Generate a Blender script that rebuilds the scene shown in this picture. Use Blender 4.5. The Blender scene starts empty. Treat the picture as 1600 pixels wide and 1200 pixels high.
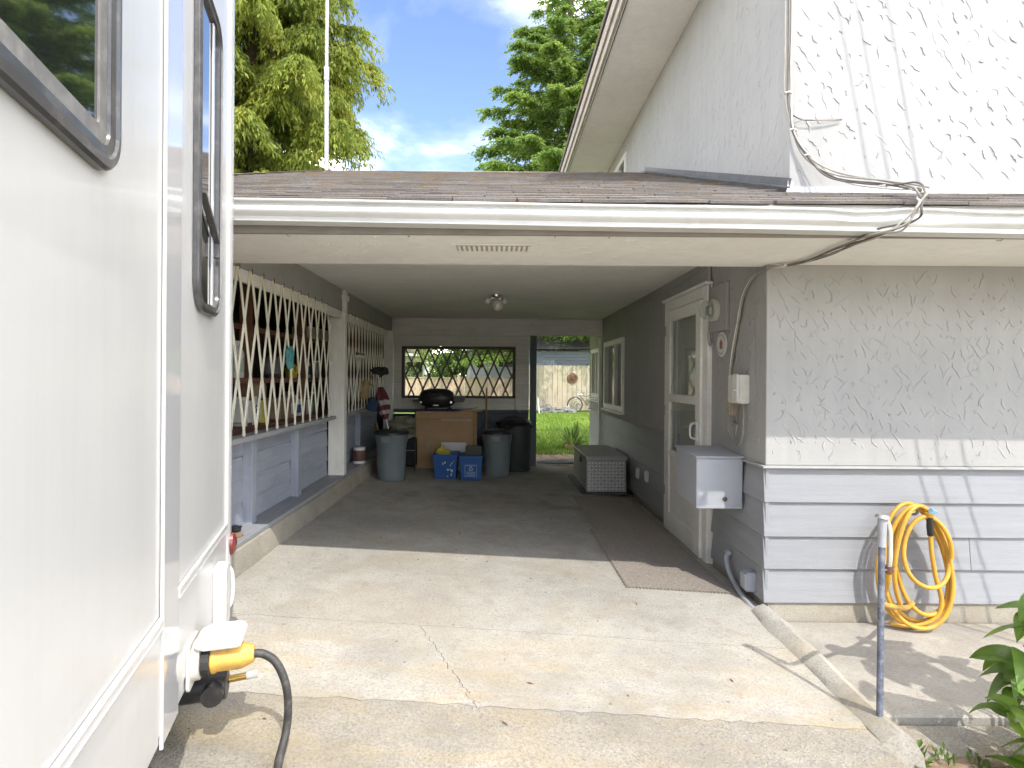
import bpy, bmesh, math, random
from mathutils import Vector, Matrix, Euler, noise as mnoise
R = math.radians
random.seed(7)
scn = bpy.context.scene
COL = scn.collection

# ------------------------------------------------------------------ camera
cam_d = bpy.data.cameras.new('camera')
cam_d.sensor_width = 36.0
cam_d.lens = 20.0
cam_d.shift_x = 0.0144
cam_d.shift_y = -0.00625
cam_d.clip_start = 0.03
cam_d.clip_end = 2000
cam = bpy.data.objects.new('camera', cam_d)
COL.objects.link(cam)
cam.matrix_world = Matrix.Translation((0, 0, 1.4)) @ Matrix.Rotation(R(90), 4, 'X') @ Matrix.Rotation(R(0.4), 4, 'Z')
scn.camera = cam
# ------------------------------------------------------------------ light
SUN_AZ = 156.0          # clockwise from +Y, where the sun stands
SUN_EL = 50.5
to_sun = Vector((math.sin(R(SUN_AZ)) * math.cos(R(SUN_EL)), math.cos(R(SUN_AZ)) * math.cos(R(SUN_EL)), math.sin(R(SUN_EL))))
world = bpy.data.worlds.new('World')
scn.world = world
world.use_nodes = True
wt = world.node_tree
for n in list(wt.nodes):
    wt.nodes.remove(n)
def wn(t, **k):
    n = wt.nodes.new(t)
    for a, b in k.items():
        setattr(n, a, b)
    return n
sky = wn('ShaderNodeTexSky', sky_type='NISHITA', sun_disc=False)
sky.sun_elevation = R(SUN_EL)
sky.sun_rotation = R(SUN_AZ)
sky.altitude = 50
sky.air_density = 1.0
sky.dust_density = 0.6
sky.ozone_density = 2.5
tc = wn('ShaderNodeTexCoord')
sep = wn('ShaderNodeSeparateXYZ')
wt.links.new(tc.outputs['Generated'], sep.inputs[0])
zz = wn('ShaderNodeMath', operation='MAXIMUM'); zz.inputs[1].default_value = 0.0
wt.links.new(sep.outputs['Z'], zz.inputs[0])
za = wn('ShaderNodeMath', operation='ADD'); za.inputs[1].default_value = 0.22
wt.links.new(zz.outputs[0], za.inputs[0])
inv = wn('ShaderNodeMath', operation='DIVIDE'); inv.inputs[0].default_value = 1.0
wt.links.new(za.outputs[0], inv.inputs[1])
sc_ = wn('ShaderNodeVectorMath', operation='SCALE')
wt.links.new(tc.outputs['Generated'], sc_.inputs[0]); wt.links.new(inv.outputs[0], sc_.inputs['Scale'])
mp = wn('ShaderNodeMapping'); mp.inputs['Location'].default_value = (20.0, 4.2, 3.2); mp.inputs['Scale'].default_value = (1.0, 1.0, 1.5)
wt.links.new(sc_.outputs[0], mp.inputs[0])
cn = wn('ShaderNodeTexNoise'); cn.inputs['Scale'].default_value = 2.1; cn.inputs['Detail'].default_value = 9; cn.inputs['Roughness'].default_value = 0.55
cn.inputs['Distortion'].default_value = 0.25
wt.links.new(mp.outputs[0], cn.inputs['Vector'])
cr = wn('ShaderNodeValToRGB')
cr.color_ramp.elements[0].position = 0.41; cr.color_ramp.elements[1].position = 0.64
for p_, v_ in ((0.48, 0.010), (0.55, 0.045)):
    e_ = cr.color_ramp.elements.new(p_); e_.color = (v_, v_, v_, 1)
wt.links.new(cn.outputs['Fac'], cr.inputs[0])
mixc = wn('ShaderNodeMix', data_type='RGBA')
mixc.inputs['B'].default_value = (57.0, 53.5, 48.0, 1)
wt.links.new(cr.outputs[0], mixc.inputs['Factor']); 
hsv = wn('ShaderNodeHueSaturation'); hsv.inputs['Saturation'].default_value = 1.0; hsv.inputs['Value'].default_value = 1.0; hsv.inputs['Hue'].default_value = 0.506
wt.links.new(sky.outputs[0], hsv.inputs['Color']); wt.links.new(hsv.outputs[0], mixc.inputs['A'])
bg = wn('ShaderNodeBackground'); bg.inputs['Strength'].default_value = 0.15
wt.links.new(mixc.outputs['Result'], bg.inputs['Color'])
wo = wn('ShaderNodeOutputWorld'); wt.links.new(bg.outputs[0], wo.inputs[0])

sun_d = bpy.data.lights.new('sun', 'SUN')
sun_d.energy = 2.0
sun_d.angle = R(0.55)
sun_d.color = (1.0, 0.955, 0.88)
sun = bpy.data.objects.new('sun', sun_d)
COL.objects.link(sun)
sun.rotation_euler = (-to_sun).to_track_quat('-Z', 'Y').to_euler()
scn.view_settings.view_transform = 'Standard'
scn.view_settings.look = 'None'
scn.view_settings.gamma = 1.0
scn.view_settings.use_curve_mapping = False
scn.view_settings.exposure = 1.18
scn.render.engine = 'CYCLES'
scn.cycles.max_bounces = 10
scn.cycles.diffuse_bounces = 6
scn.cycles.transparent_max_bounces = 16
scn.cycles.use_denoising = True
scn.cycles.caustics_reflective = False
scn.cycles.caustics_refractive = False

# ------------------------------------------------------------------ materials
MATS = {}
def principled(name):
    m = bpy.data.materials.new(name)
    m.use_nodes = True
    nt = m.node_tree
    b = nt.nodes['Principled BSDF']
    return m, nt, b
def N(nt, t, **k):
    n = nt.nodes.new(t)
    for a, b in k.items():
        setattr(n, a, b)
    return n
def ramp(nt, fac, stops):
    r = N(nt, 'ShaderNodeValToRGB')
    e = r.color_ramp.elements
    while len(e) < len(stops):
        e.new(0.5)
    for i, (p, c) in enumerate(stops):
        e[i].position = p
        e[i].color = (*c, 1) if len(c) == 3 else c
    nt.links.new(fac, r.inputs[0])
    return r.outputs[0]
def noise_tex(nt, vec, scale, detail=4, rough=0.55, dist=0.0):
    n = N(nt, 'ShaderNodeTexNoise')
    n.inputs['Scale'].default_value = scale; n.inputs['Detail'].default_value = detail
    n.inputs['Roughness'].default_value = rough; n.inputs['Distortion'].default_value = dist
    nt.links.new(vec, n.inputs['Vector'])
    return n.outputs['Fac']
def mix(nt, fac, a, b, mode='MIX'):
    m = N(nt, 'ShaderNodeMix', data_type='RGBA', blend_type=mode)
    for s, v in (('Factor', fac), ('A', a), ('B', b)):
        i = m.inputs[s]
        if isinstance(v, (int, float)):
            i.default_value = v
        elif isinstance(v, tuple):
            i.default_value = (*v, 1)
        else:
            nt.links.new(v, i)
    return m.outputs['Result']
def mapping(nt, vec, scale=(1, 1, 1), loc=(0, 0, 0), rot=(0, 0, 0)):
    m = N(nt, 'ShaderNodeMapping')
    m.inputs['Scale'].default_value = scale; m.inputs['Location'].default_value = loc; m.inputs['Rotation'].default_value = rot
    nt.links.new(vec, m.inputs[0])
    return m.outputs[0]
def bumpn(nt, b, h, strength=0.3, dist=0.01):
    n = N(nt, 'ShaderNodeBump')
    n.inputs['Strength'].default_value = strength; n.inputs['Distance'].default_value = dist
    nt.links.new(h, n.inputs['Height'])
    nt.links.new(n.outputs[0], b.inputs['Normal'])
def pos(nt):
    return N(nt, 'ShaderNodeNewGeometry').outputs['Position']
def objc(nt):
    """object coordinates shifted per object, so copies of one mesh differ"""
    t = N(nt, 'ShaderNodeTexCoord').outputs['Object']
    r = N(nt, 'ShaderNodeObjectInfo').outputs['Random']
    s = N(nt, 'ShaderNodeMath', operation='MULTIPLY'); s.inputs[1].default_value = 37.0
    nt.links.new(r, s.inputs[0])
    a = N(nt, 'ShaderNodeVectorMath', operation='ADD')
    nt.links.new(t, a.inputs[0]); nt.links.new(s.outputs[0], a.inputs[1])
    return a.outputs[0], r
def M(name, col, rough=0.6, var=0.12, scale=6.0, bump=0.0, bscale=80.0, metal=0.0, coat=0.0, dirt=None, dirt_amt=0.35, dirt_scale=2.5, rand=0.0, spec=0.5, grain=None):
    """plain painted / plastic / wood material with uneven tone, dirt and fine relief"""
    if name in MATS:
        return MATS[name]
    m, nt, b = principled(name)
    vec, rnd = objc(nt)
    if grain:
        gv = mapping(nt, vec, grain)
    else:
        gv = vec
    n1 = noise_tex(nt, gv, scale, 6, 0.6)
    lo = tuple(max(0, c * (1 - var)) for c in col); hi = tuple(min(1, c * (1 + var)) for c in col)
    c = ramp(nt, n1, [(0.3, lo), (0.7, hi)])
    if dirt:
        n2 = noise_tex(nt, vec, dirt_scale, 8, 0.7)
        f = ramp(nt, n2, [(0.48, (0, 0, 0)), (0.72, (dirt_amt,) * 3)])
        c = mix(nt, f, c, dirt)
    if rand:
        mr = N(nt, 'ShaderNodeMapRange'); mr.inputs['To Min'].default_value = 1 - rand; mr.inputs['To Max'].default_value = 1 + rand
        nt.links.new(rnd, mr.inputs[0])
        cc = N(nt, 'ShaderNodeVectorMath', operation='SCALE')
        nt.links.new(c, cc.inputs[0]); nt.links.new(mr.outputs[0], cc.inputs['Scale'])
        c = cc.outputs[0]
    nt.links.new(c, b.inputs['Base Color'])
    b.inputs['Roughness'].default_value = rough
    b.inputs['Metallic'].default_value = metal
    b.inputs['Coat Weight'].default_value = coat
    b.inputs['Coat Roughness'].default_value = 0.06
    b.inputs['Specular IOR Level'].default_value = spec
    if bump:
        bumpn(nt, b, noise_tex(nt, gv, bscale, 5, 0.65), bump, 0.01)
    MATS[name] = m
    return m

def concrete_mat(name, base, lichen=0.0, oil=0.0, speck=0.5, pebble=0.0):
    m, nt, b = principled(name)
    p = pos(nt)
    big = noise_tex(nt, p, 0.9, 6, 0.6, 0.3)
    mid = noise_tex(nt, p, 6, 8, 0.65)
    fine = noise_tex(nt, p, 90, 3, 0.6)
    c = ramp(nt, big, [(0.3, tuple(x * 0.80 for x in base)), (0.72, tuple(min(1, x * 1.13) for x in base))])
    c = mix(nt, 0.5, c, ramp(nt, mid, [(0.3, (0.62, 0.6, 0.57)), (0.7, (1, 1, 1))]), 'MULTIPLY')
    c = mix(nt, speck, c, ramp(nt, fine, [(0.36, (0.5, 0.48, 0.46)), (0.52, (1, 1, 1))]), 'MULTIPLY')
    vo = N(nt, 'ShaderNodeTexVoronoi'); vo.inputs['Scale'].default_value = 130
    nt.links.new(p, vo.inputs['Vector'])
    if pebble:
        pc = ramp(nt, vo.outputs['Color'], [(0.1, (0.25, 0.23, 0.22)), (0.5, (0.75, 0.72, 0.68)), (0.9, (1, 0.97, 0.92))])
        c = mix(nt, pebble, c, pc, 'MULTIPLY')
    st_ = noise_tex(nt, mapping(nt, p, (1, 1, 1), (4.3, 8.1, 0)), 1.3, 9, 0.68, 0.4)
    c = mix(nt, ramp(nt, st_, [(0.48, (0, 0, 0)), (0.70, (0.45,) * 3)]), c, tuple(x * y for x, y in zip(base, (0.72, 0.62, 0.46))))
    st2_ = noise_tex(nt, mapping(nt, p, (1, 1, 1), (1.3, 2.1, 0)), 3.1, 9, 0.7, 0.3)
    c = mix(nt, ramp(nt, st2_, [(0.56, (0, 0, 0)), (0.68, (0.35,) * 3)]), c, tuple(x * 0.5 for x in base))
    # dark aggregate specks
    vs = N(nt, 'ShaderNodeTexVoronoi'); vs.inputs['Scale'].default_value = 42
    nt.links.new(p, vs.inputs['Vector'])
    sp = ramp(nt, vs.outputs['Distance'], [(0.10, (0.45, 0.42, 0.4)), (0.17, (1, 1, 1))])
    spm = ramp(nt, noise_tex(nt, p, 2.2, 4), [(0.45, (0, 0, 0)), (0.62, (0.75,) * 3)])
    c = mix(nt, spm, c, mix(nt, 1.0, c, sp, 'MULTIPLY'))
    if lichen:
        y = N(nt, 'ShaderNodeSeparateXYZ'); nt.links.new(p, y.inputs[0])
        mr = N(nt, 'ShaderNodeMapRange'); mr.inputs['From Min'].default_value = 3.3; mr.inputs['From Max'].default_value = 2.2
        nt.links.new(y.outputs['Y'], mr.inputs[0])
        lv = noise_tex(nt, mapping(nt, p, (0.7, 2.2, 1)), 2.2, 8, 0.7)
        lf = ramp(nt, lv, [(0.48, (0, 0, 0)), (0.66, (lichen,) * 3)])
        mm = N(nt, 'ShaderNodeMath', operation='MULTIPLY'); nt.links.new(lf, mm.inputs[0]); nt.links.new(mr.outputs[0], mm.inputs[1])
        c = mix(nt, mm.outputs[0], c, (0.40, 0.30, 0.13))
        gv = noise_tex(nt, mapping(nt, p, (0.8, 1.6, 1), (5, 3, 0)), 1.7, 8, 0.7)
        gf = ramp(nt, gv, [(0.45, (0, 0, 0)), (0.68, (0.65,) * 3)])
        mm2 = N(nt, 'ShaderNodeMath', operation='MULTIPLY'); nt.links.new(gf, mm2.inputs[0]); nt.links.new(mr.outputs[0], mm2.inputs[1])
        c = mix(nt, mm2.outputs[0], c, (0.20, 0.185, 0.16))
    if oil:
        y = N(nt, 'ShaderNodeSeparateXYZ'); nt.links.new(p, y.inputs[0])
        mr = N(nt, 'ShaderNodeMapRange'); mr.inputs['From Min'].default_value = 4.0; mr.inputs['From Max'].default_value = 6.0
        nt.links.new(y.outputs['Y'], mr.inputs[0])
        ov = noise_tex(nt, mapping(nt, p, (1, 1, 1), (2, 7, 0)), 2.4, 7, 0.65)
        of = ramp(nt, ov, [(0.52, (0, 0, 0)), (0.72, (oil,) * 3)])
        mm = N(nt, 'ShaderNodeMath', operation='MULTIPLY'); nt.links.new(of, mm.inputs[0]); nt.links.new(mr.outputs[0], mm.inputs[1])
        c = mix(nt, mm.outputs[0], c, (0.10, 0.09, 0.075))
        # rust-coloured drips
        rv = noise_tex(nt, mapping(nt, p, (1, 1, 1), (9, 1, 0)), 5.0, 6, 0.7)
        rf = ramp(nt, rv, [(0.60, (0, 0, 0)), (0.72, (0.5,) * 3)])
        c = mix(nt, rf, c, (0.27, 0.19, 0.11))
    nt.links.new(c, b.inputs['Base Color'])
    b.inputs['Roughness'].default_value = 0.9
    b.inputs['Specular IOR Level'].default_value = 0.25
    h = N(nt, 'ShaderNodeMath', operation='ADD'); nt.links.new(fine, h.inputs[0])
    if pebble:
        nt.links.new(vo.outputs['Distance'], h.inputs[1])
    else:
        nt.links.new(mid, h.inputs[1])
    bumpn(nt, b, h.outputs[0], 0.35 + pebble * 0.4, 0.006)
    MATS[name] = m
    return m

def stucco_mat(name, base, soil=0.0):
    m, nt, b = principled(name)
    p = pos(nt)
    big = noise_tex(nt, p, 1.4, 5, 0.6)
    c = ramp(nt, big, [(0.3, tuple(x * 0.93 for x in base)), (0.7, tuple(min(1, x * 1.05) for x in base))])
    st = noise_tex(nt, mapping(nt, p, (14, 14, 1.2)), 1.0, 5, 0.6)
    c = mix(nt, 0.35, c, ramp(nt, st, [(0.3, (0.84, 0.83, 0.80)), (0.6, (1, 1, 1))]), 'MULTIPLY')
    if soil:
        sp = noise_tex(nt, p, 22, 4, 0.7)
        c = mix(nt, ramp(nt, sp, [(0.66, (0, 0, 0)), (0.74, (soil,) * 3)]), c, (0.34, 0.31, 0.26))
    nt.links.new(c, b.inputs['Base Color'])
    b.inputs['Roughness'].default_value = 0.85
    b.inputs['Specular IOR Level'].default_value = 0.25
    h = N(nt, 'ShaderNodeMath', operation='ADD')
    nt.links.new(noise_tex(nt, p, 26, 6, 0.6), h.inputs[0]); nt.links.new(noise_tex(nt, p, 7, 3, 0.5), h.inputs[1])
    bumpn(nt, b, h.outputs[0], 0.22, 0.012)
    MATS[name] = m
    return m

def shingle_mat():
    m, nt, b = principled('asphalt_shingle')
    p = pos(nt)
    rnd = N(nt, 'ShaderNodeObjectInfo').outputs['Random']
    vo = N(nt, 'ShaderNodeTexVoronoi'); vo.inputs['Scale'].default_value = 1.0
    nt.links.new(mapping(nt, p, (3.3, 6.6, 0.01)), vo.inputs['Vector'])
    c1 = ramp(nt, vo.outputs['Color'], [(0.2, (0.14, 0.125, 0.115)), (0.8, (0.25, 0.228, 0.21))])
    c = mix(nt, 0.5, c1, ramp(nt, rnd, [(0.0, (0.13, 0.12, 0.112)), (1.0, (0.27, 0.248, 0.23))]))
    g = noise_tex(nt, p, 160, 2, 0.6)
    c = mix(nt, 0.6, c, ramp(nt, g, [(0.35, (0.55, 0.55, 0.55)), (0.65, (1, 1, 1))]), 'MULTIPLY')
    # moss and orange lichen patches, more towards the ridge
    y = N(nt, 'ShaderNodeSeparateXYZ'); nt.links.new(p, y.inputs[0])
    mr = N(nt, 'ShaderNodeMapRange'); mr.inputs['From Min'].default_value = 2.8; mr.inputs['From Max'].default_value = 6.4
    mr.inputs['To Min'].default_value = 0.25; mr.inputs['To Max'].default_value = 1.0
    nt.links.new(y.outputs['Y'], mr.inputs[0])
    l = noise_tex(nt, mapping(nt, p, (1.0, 0.8, 1)), 5.5, 9, 0.78)
    lf = ramp(nt, l, [(0.50, (0, 0, 0)), (0.60, (0.95,) * 3)])
    mm = N(nt, 'ShaderNodeMath', operation='MULTIPLY'); nt.links.new(lf, mm.inputs[0]); nt.links.new(mr.outputs[0], mm.inputs[1])
    lc = ramp(nt, noise_tex(nt, p, 9, 4), [(0.35, (0.17, 0.10, 0.045)), (0.65, (0.24, 0.155, 0.045))])
    c = mix(nt, mm.outputs[0], c, lc)
    nt.links.new(c, b.inputs['Base Color'])
    b.inputs['Roughness'].default_value = 0.95
    b.inputs['Specular IOR Level'].default_value = 0.2
    bumpn(nt, b, g, 0.5, 0.004)
    MATS['shingle'] = m
    return m

def glass_mat(name, tint=(0.9, 0.94, 0.93), rough=0.0):
    m = bpy.data.materials.new(name); m.use_nodes = True
    nt = m.node_tree
    for n in list(nt.nodes):
        nt.nodes.remove(n)
    o = N(nt, 'ShaderNodeOutputMaterial')
    t = N(nt, 'ShaderNodeBsdfTransparent'); t.inputs[0].default_value = (*tint, 1)
    g = N(nt, 'ShaderNodeBsdfGlossy'); g.inputs['Roughness'].default_value = rough
    f = N(nt, 'ShaderNodeFresnel'); f.inputs['IOR'].default_value = 1.45
    gm = N(nt, 'ShaderNodeNewGeometry'); bi_ = N(nt, 'ShaderNodeMapRange'); bi_.inputs['To Min'].default_value = 1.45; bi_.inputs['To Max'].default_value = 1 / 1.45
    nt.links.new(gm.outputs['Backfacing'], bi_.inputs[0]); nt.links.new(bi_.outputs[0], f.inputs['IOR'])
    x = N(nt, 'ShaderNodeMixShader')
    nt.links.new(f.outputs[0], x.inputs[0]); nt.links.new(t.outputs[0], x.inputs[1]); nt.links.new(g.outputs[0], x.inputs[2])
    nt.links.new(x.outputs[0], o.inputs[0])
    MATS[name] = m
    return m

def leaf_mat(name, cols, trans=0.35, rough=0.5, scale=2.0, spec=0.4):
    m, nt, b = principled(name)
    p = pos(nt)
    n1 = noise_tex(nt, p, scale, 5, 0.7)
    rnd = N(nt, 'ShaderNodeObjectInfo').outputs['Random']
    ri = N(nt, 'ShaderNodeNewGeometry').outputs['Random Per Island']
    c = ramp(nt, n1, [(0.3, cols[0]), (0.5, cols[1]), (0.7, cols[2])])
    v = N(nt, 'ShaderNodeMapRange'); v.inputs['To Min'].default_value = 0.7; v.inputs['To Max'].default_value = 1.3
    a = N(nt, 'ShaderNodeMath', operation='ADD'); nt.links.new(rnd, a.inputs[0]); nt.links.new(ri, a.inputs[1])
    fr = N(nt, 'ShaderNodeMath', operation='FRACT'); nt.links.new(a.outputs[0], fr.inputs[0])
    nt.links.new(fr.outputs[0], v.inputs[0])
    s = N(nt, 'ShaderNodeVectorMath', operation='SCALE'); nt.links.new(c, s.inputs[0]); nt.links.new(v.outputs[0], s.inputs['Scale'])
    nt.links.new(s.outputs[0], b.inputs['Base Color'])
    b.inputs['Roughness'].default_value = rough
    b.inputs['Specular IOR Level'].default_value = spec
    tr = N(nt, 'ShaderNodeBsdfTranslucent'); nt.links.new(s.outputs[0], tr.inputs[0])
    x = N(nt, 'ShaderNodeMixShader'); x.inputs[0].default_value = trans
    nt.links.new(b.outputs[0], x.inputs[1]); nt.links.new(tr.outputs[0], x.inputs[2])
    nt.links.new(x.outputs[0], nt.nodes['Material Output'].inputs[0])
    MATS[name] = m
    return m

C_DRIVE = concrete_mat('driveway_concrete', (0.455, 0.437, 0.395), lichen=0.55, oil=0.55)
C_APRON = concrete_mat('exposed_aggregate', (0.41, 0.39, 0.345), lichen=0.4, pebble=0.38)
C_PATIO = concrete_mat('patio_concrete', (0.43, 0.405, 0.36), speck=0.3)
C_FOUND = concrete_mat('foundation_concrete', (0.42, 0.39, 0.33), speck=0.3)
STUC = stucco_mat('painted_stucco', (0.375, 0.372, 0.362), soil=0.35)
STUC_IN = STUC
SOFF = stucco_mat('soffit_paint', (0.85, 0.835, 0.795))
CEIL = stucco_mat('ceiling_paint', (0.85, 0.835, 0.80))
SHIN = shingle_mat()
GLASS = glass_mat('window_glass')
SIDING = M('grey_blue_siding', (0.29, 0.298, 0.315), 0.6, 0.07, 3, 0.25, 30, dirt=(0.25, 0.25, 0.26), dirt_amt=0.25, rand=0.035, grain=(0.6, 12, 12))
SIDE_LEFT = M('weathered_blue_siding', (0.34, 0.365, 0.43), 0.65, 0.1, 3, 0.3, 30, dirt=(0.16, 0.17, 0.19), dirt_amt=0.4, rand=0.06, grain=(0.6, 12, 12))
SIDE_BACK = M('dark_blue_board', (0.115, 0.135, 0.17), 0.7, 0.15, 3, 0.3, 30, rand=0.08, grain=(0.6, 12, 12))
WPAINT = M('white_wood_paint', (0.78, 0.77, 0.73), 0.55, 0.06, 5, 0.15, 40, dirt=(0.42, 0.40, 0.35), dirt_amt=0.3, rand=0.05, grain=(1, 8, 8))
CREAM = M('cream_gate_paint', (0.78, 0.755, 0.64), 0.5, 0.08, 8, dirt=(0.35, 0.31, 0.22), dirt_amt=0.35, rand=0.06)
GREYBOARD = M('grey_back_boards', (0.72, 0.71, 0.67), 0.7, 0.08, 3, 0.25, 30, dirt=(0.3, 0.28, 0.25), dirt_amt=0.3, rand=0.05, grain=(0.6, 12, 12))
BROWN = M('dark_brown_wood', (0.07, 0.055, 0.045), 0.6, 0.2, 6, 0.2, 40)
GREYWOOD = M('grey_painted_ledge', (0.30, 0.31, 0.34), 0.7, 0.15, 5, 0.3, 30, dirt=(0.35, 0.32, 0.27), dirt_amt=0.7, dirt_scale=4, grain=(0.6, 10, 10))
GUTT = M('white_gutter_metal', (0.66, 0.66, 0.645), 0.38, 0.05, 3, dirt=(0.5, 0.48, 0.43), dirt_amt=0.35, dirt_scale=5)
FASC = M('aged_fascia_wood', (0.42, 0.38, 0.33), 0.75, 0.2, 4, 0.4, 30, dirt=(0.26, 0.22, 0.18), dirt_amt=0.5, grain=(0.6, 10, 10))
RVW = M('rv_white_gelcoat', (0.525, 0.526, 0.526), 0.30, 0.01, 1.5, coat=0.25, dirt=(0.68, 0.67, 0.64), dirt_amt=0.2)
_nt = RVW.node_tree; _b = _nt.nodes['Principled BSDF']
bumpn(_nt, _b, noise_tex(_nt, mapping(_nt, pos(_nt), (1, 1, 0.6)), 2.6, 2, 0.4), 0.10, 0.02)
_src = _b.inputs['Base Color'].links[0].from_socket
_streak = ramp(_nt, noise_tex(_nt, mapping(_nt, pos(_nt), (9, 9, 0.35)), 1.6, 6, 0.65), [(0.48, (1, 1, 1)), (0.75, (0.84, 0.83, 0.80))])
_nt.links.new(mix(_nt, 0.3, _src, _streak, 'MULTIPLY'), _b.inputs['Base Color'])
RVTRIM = M('rv_trim_white', (0.56, 0.56, 0.555), 0.22, 0.03, 4, coat=0.4)
RVSTRIP = M('rv_smooth_strip', (0.52, 0.525, 0.545), 0.10, 0.02, 2, coat=0.8)
DKFRAME = M('dark_window_frame', (0.05, 0.05, 0.052), 0.3, 0.2, 10, coat=0.3, dirt=(0.25, 0.24, 0.22), dirt_amt=0.4, dirt_scale=12)
DKGLASS = M('tinted_glass', (0.012, 0.014, 0.016), 0.02, 0.05, 2, coat=1.0, spec=0.9)
BLACKPL = M('black_plastic', (0.018, 0.018, 0.019), 0.42, 0.2, 8, dirt=(0.09, 0.085, 0.075), dirt_amt=0.5, dirt_scale=9)
RUBBER = M('cable_rubber', (0.035, 0.034, 0.033), 0.6, 0.25, 20, 0.2, 120, dirt=(0.14, 0.13, 0.11), dirt_amt=0.7, dirt_scale=30)
YPLUG = M('dirty_yellow_plug', (0.66, 0.39, 0.075), 0.5, 0.1, 10, dirt=(0.33, 0.22, 0.10), dirt_amt=0.8, dirt_scale=18)
WPLAST = M('white_plastic', (0.64, 0.64, 0.62), 0.35, 0.03, 6, dirt=(0.55, 0.52, 0.46), dirt_amt=0.35, dirt_scale=12)
OFFPL = M('aged_beige_plastic', (0.60, 0.58, 0.52), 0.5, 0.06, 6, dirt=(0.38, 0.35, 0.29), dirt_amt=0.5, dirt_scale=14)
REDREF = M('red_reflector', (0.14, 0.02, 0.018), 0.2, 0.15, 10, coat=0.5, dirt=(0.22, 0.12, 0.10), dirt_amt=0.5, dirt_scale=20)
BRASS = M('brass', (0.5, 0.33, 0.10), 0.35, 0.15, 12, metal=0.9)
STEEL = M('galvanised_steel', (0.42, 0.42, 0.41), 0.45, 0.15, 14, metal=0.8)
ALU = M('aluminium_highlight', (0.70, 0.70, 0.71), 0.28, 0.05, 8, metal=0.4, dirt=(0.6, 0.6, 0.58), dirt_amt=0.3, dirt_scale=6)  # chest treads: their highlights are put into a lighter base colour
ALUD = M('aluminium_darkened', (0.36, 0.36, 0.36), 0.45, 0.1, 8, metal=0.25, dirt=(0.2, 0.2, 0.19), dirt_amt=0.4, dirt_scale=6)  # chest plate, same metal coloured darker so the tread highlights show
CHROME = M('chrome_metal', (0.75, 0.75, 0.74), 0.12, 0.05, 8, metal=1.0)
HOSE = M('yellow_hose_rubber', (0.62, 0.35, 0.04), 0.42, 0.08, 5, dirt=(0.42, 0.19, 0.05), dirt_amt=0.7, dirt_scale=14)
BLUEPIPE = M('dull_blue_pipe', (0.11, 0.13, 0.175), 0.6, 0.3, 25, 0.3, 60, dirt=(0.35, 0.36, 0.38), dirt_amt=0.7, dirt_scale=30)
MAILGREY = M('grey_mailbox_paint', (0.36, 0.375, 0.41), 0.5, 0.04, 5, 0.08, 40, dirt=(0.28, 0.28, 0.29), dirt_amt=0.3, dirt_scale=6)
GREYPIPE = M('grey_conduit', (0.36, 0.375, 0.40), 0.45, 0.08, 8, dirt=(0.25, 0.24, 0.22), dirt_amt=0.4, dirt_scale=10)
MATRUB = M('woven_rubber_mat', (0.28, 0.245, 0.21), 0.9, 0.3, 60, 0.6, 160, dirt=(0.25, 0.215, 0.19), dirt_amt=0.5, dirt_scale=5)
CANG = M('grey_can_plastic', (0.155, 0.185, 0.195), 0.55, 0.07, 4, dirt=(0.22, 0.23, 0.225), dirt_amt=0.5, dirt_scale=7)
CARD = M('brown_cardboard', (0.48, 0.31, 0.18), 0.85, 0.06, 3, 0.05, 40, dirt=(0.26, 0.16, 0.09), dirt_amt=0.3)
TAPE = M('packing_tape', (0.42, 0.32, 0.21), 0.3, 0.05, 5)
BLUEPL = M('blue_bin_plastic', (0.012, 0.085, 0.30), 0.45, 0.08, 5, dirt=(0.03, 0.10, 0.24), dirt_amt=0.4)
SPLAT = M('dry_paint_splash', (0.55, 0.58, 0.52), 0.7, 0.2, 20)
YCLOTH = M('yellow_cloth', (0.50, 0.42, 0.06), 0.9, 0.15, 8)
TARP = M('beige_canvas', (0.36, 0.34, 0.25), 0.9, 0.15, 5, 0.2, 60)
REDCL = M('red_cloth', (0.13, 0.03, 0.035), 0.85, 0.15, 8)
BLUECL = M('blue_cloth', (0.025, 0.045, 0.10), 0.85, 0.15, 8)
WHITECL = M('white_cloth', (0.38, 0.365, 0.34), 0.85, 0.1, 8)
DARKBR = M('dark_bristle', (0.03, 0.028, 0.028), 0.95, 0.3, 30)
STRAW = M('straw_bristle', (0.30, 0.22, 0.11), 0.9, 0.2, 30)
WOODST = M('raw_wood', (0.36, 0.23, 0.11), 0.65, 0.15, 4, 0.2, 40, grain=(10, 10, 0.8), rand=0.1)
REDWOOD = M('red_brown_shelf', (0.17, 0.075, 0.05), 0.7, 0.15, 4, 0.2, 40)
TEAL = M('teal_net', (0.07, 0.24, 0.25), 0.9, 0.3, 40, 0.4, 90)
FENCE = M('tan_fence_wood', (0.44, 0.37, 0.275), 0.8, 0.08, 3, 0.2, 30, dirt=(0.36, 0.28, 0.19), dirt_amt=0.3, rand=0.06, grain=(8, 8, 0.6))
FENCE2 = M('peach_fence_wood', (0.46, 0.34, 0.25), 0.8, 0.06, 3, 0.2, 30, rand=0.05, grain=(8, 8, 0.6))
FARGREY = M('far_grey_siding', (0.21, 0.23, 0.27), 0.7, 0.06, 3, rand=0.05)
FARWHITE = M('far_white_paint', (0.62, 0.62, 0.60), 0.6, 0.05, 3)
FARDARK = M('far_dark_roof', (0.07, 0.065, 0.065), 0.9, 0.2, 8)
RVGREY = M('far_trailer_grey', (0.45, 0.46, 0.48), 0.4, 0.06, 3)
BARK = M('tree_bark', (0.10, 0.075, 0.055), 0.95, 0.3, 6, 0.6, 12)
CABLE = M('grey_cable', (0.30, 0.28, 0.24), 0.6, 0.15, 12, dirt=(0.2, 0.17, 0.13), dirt_amt=0.5, dirt_scale=10)
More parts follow.
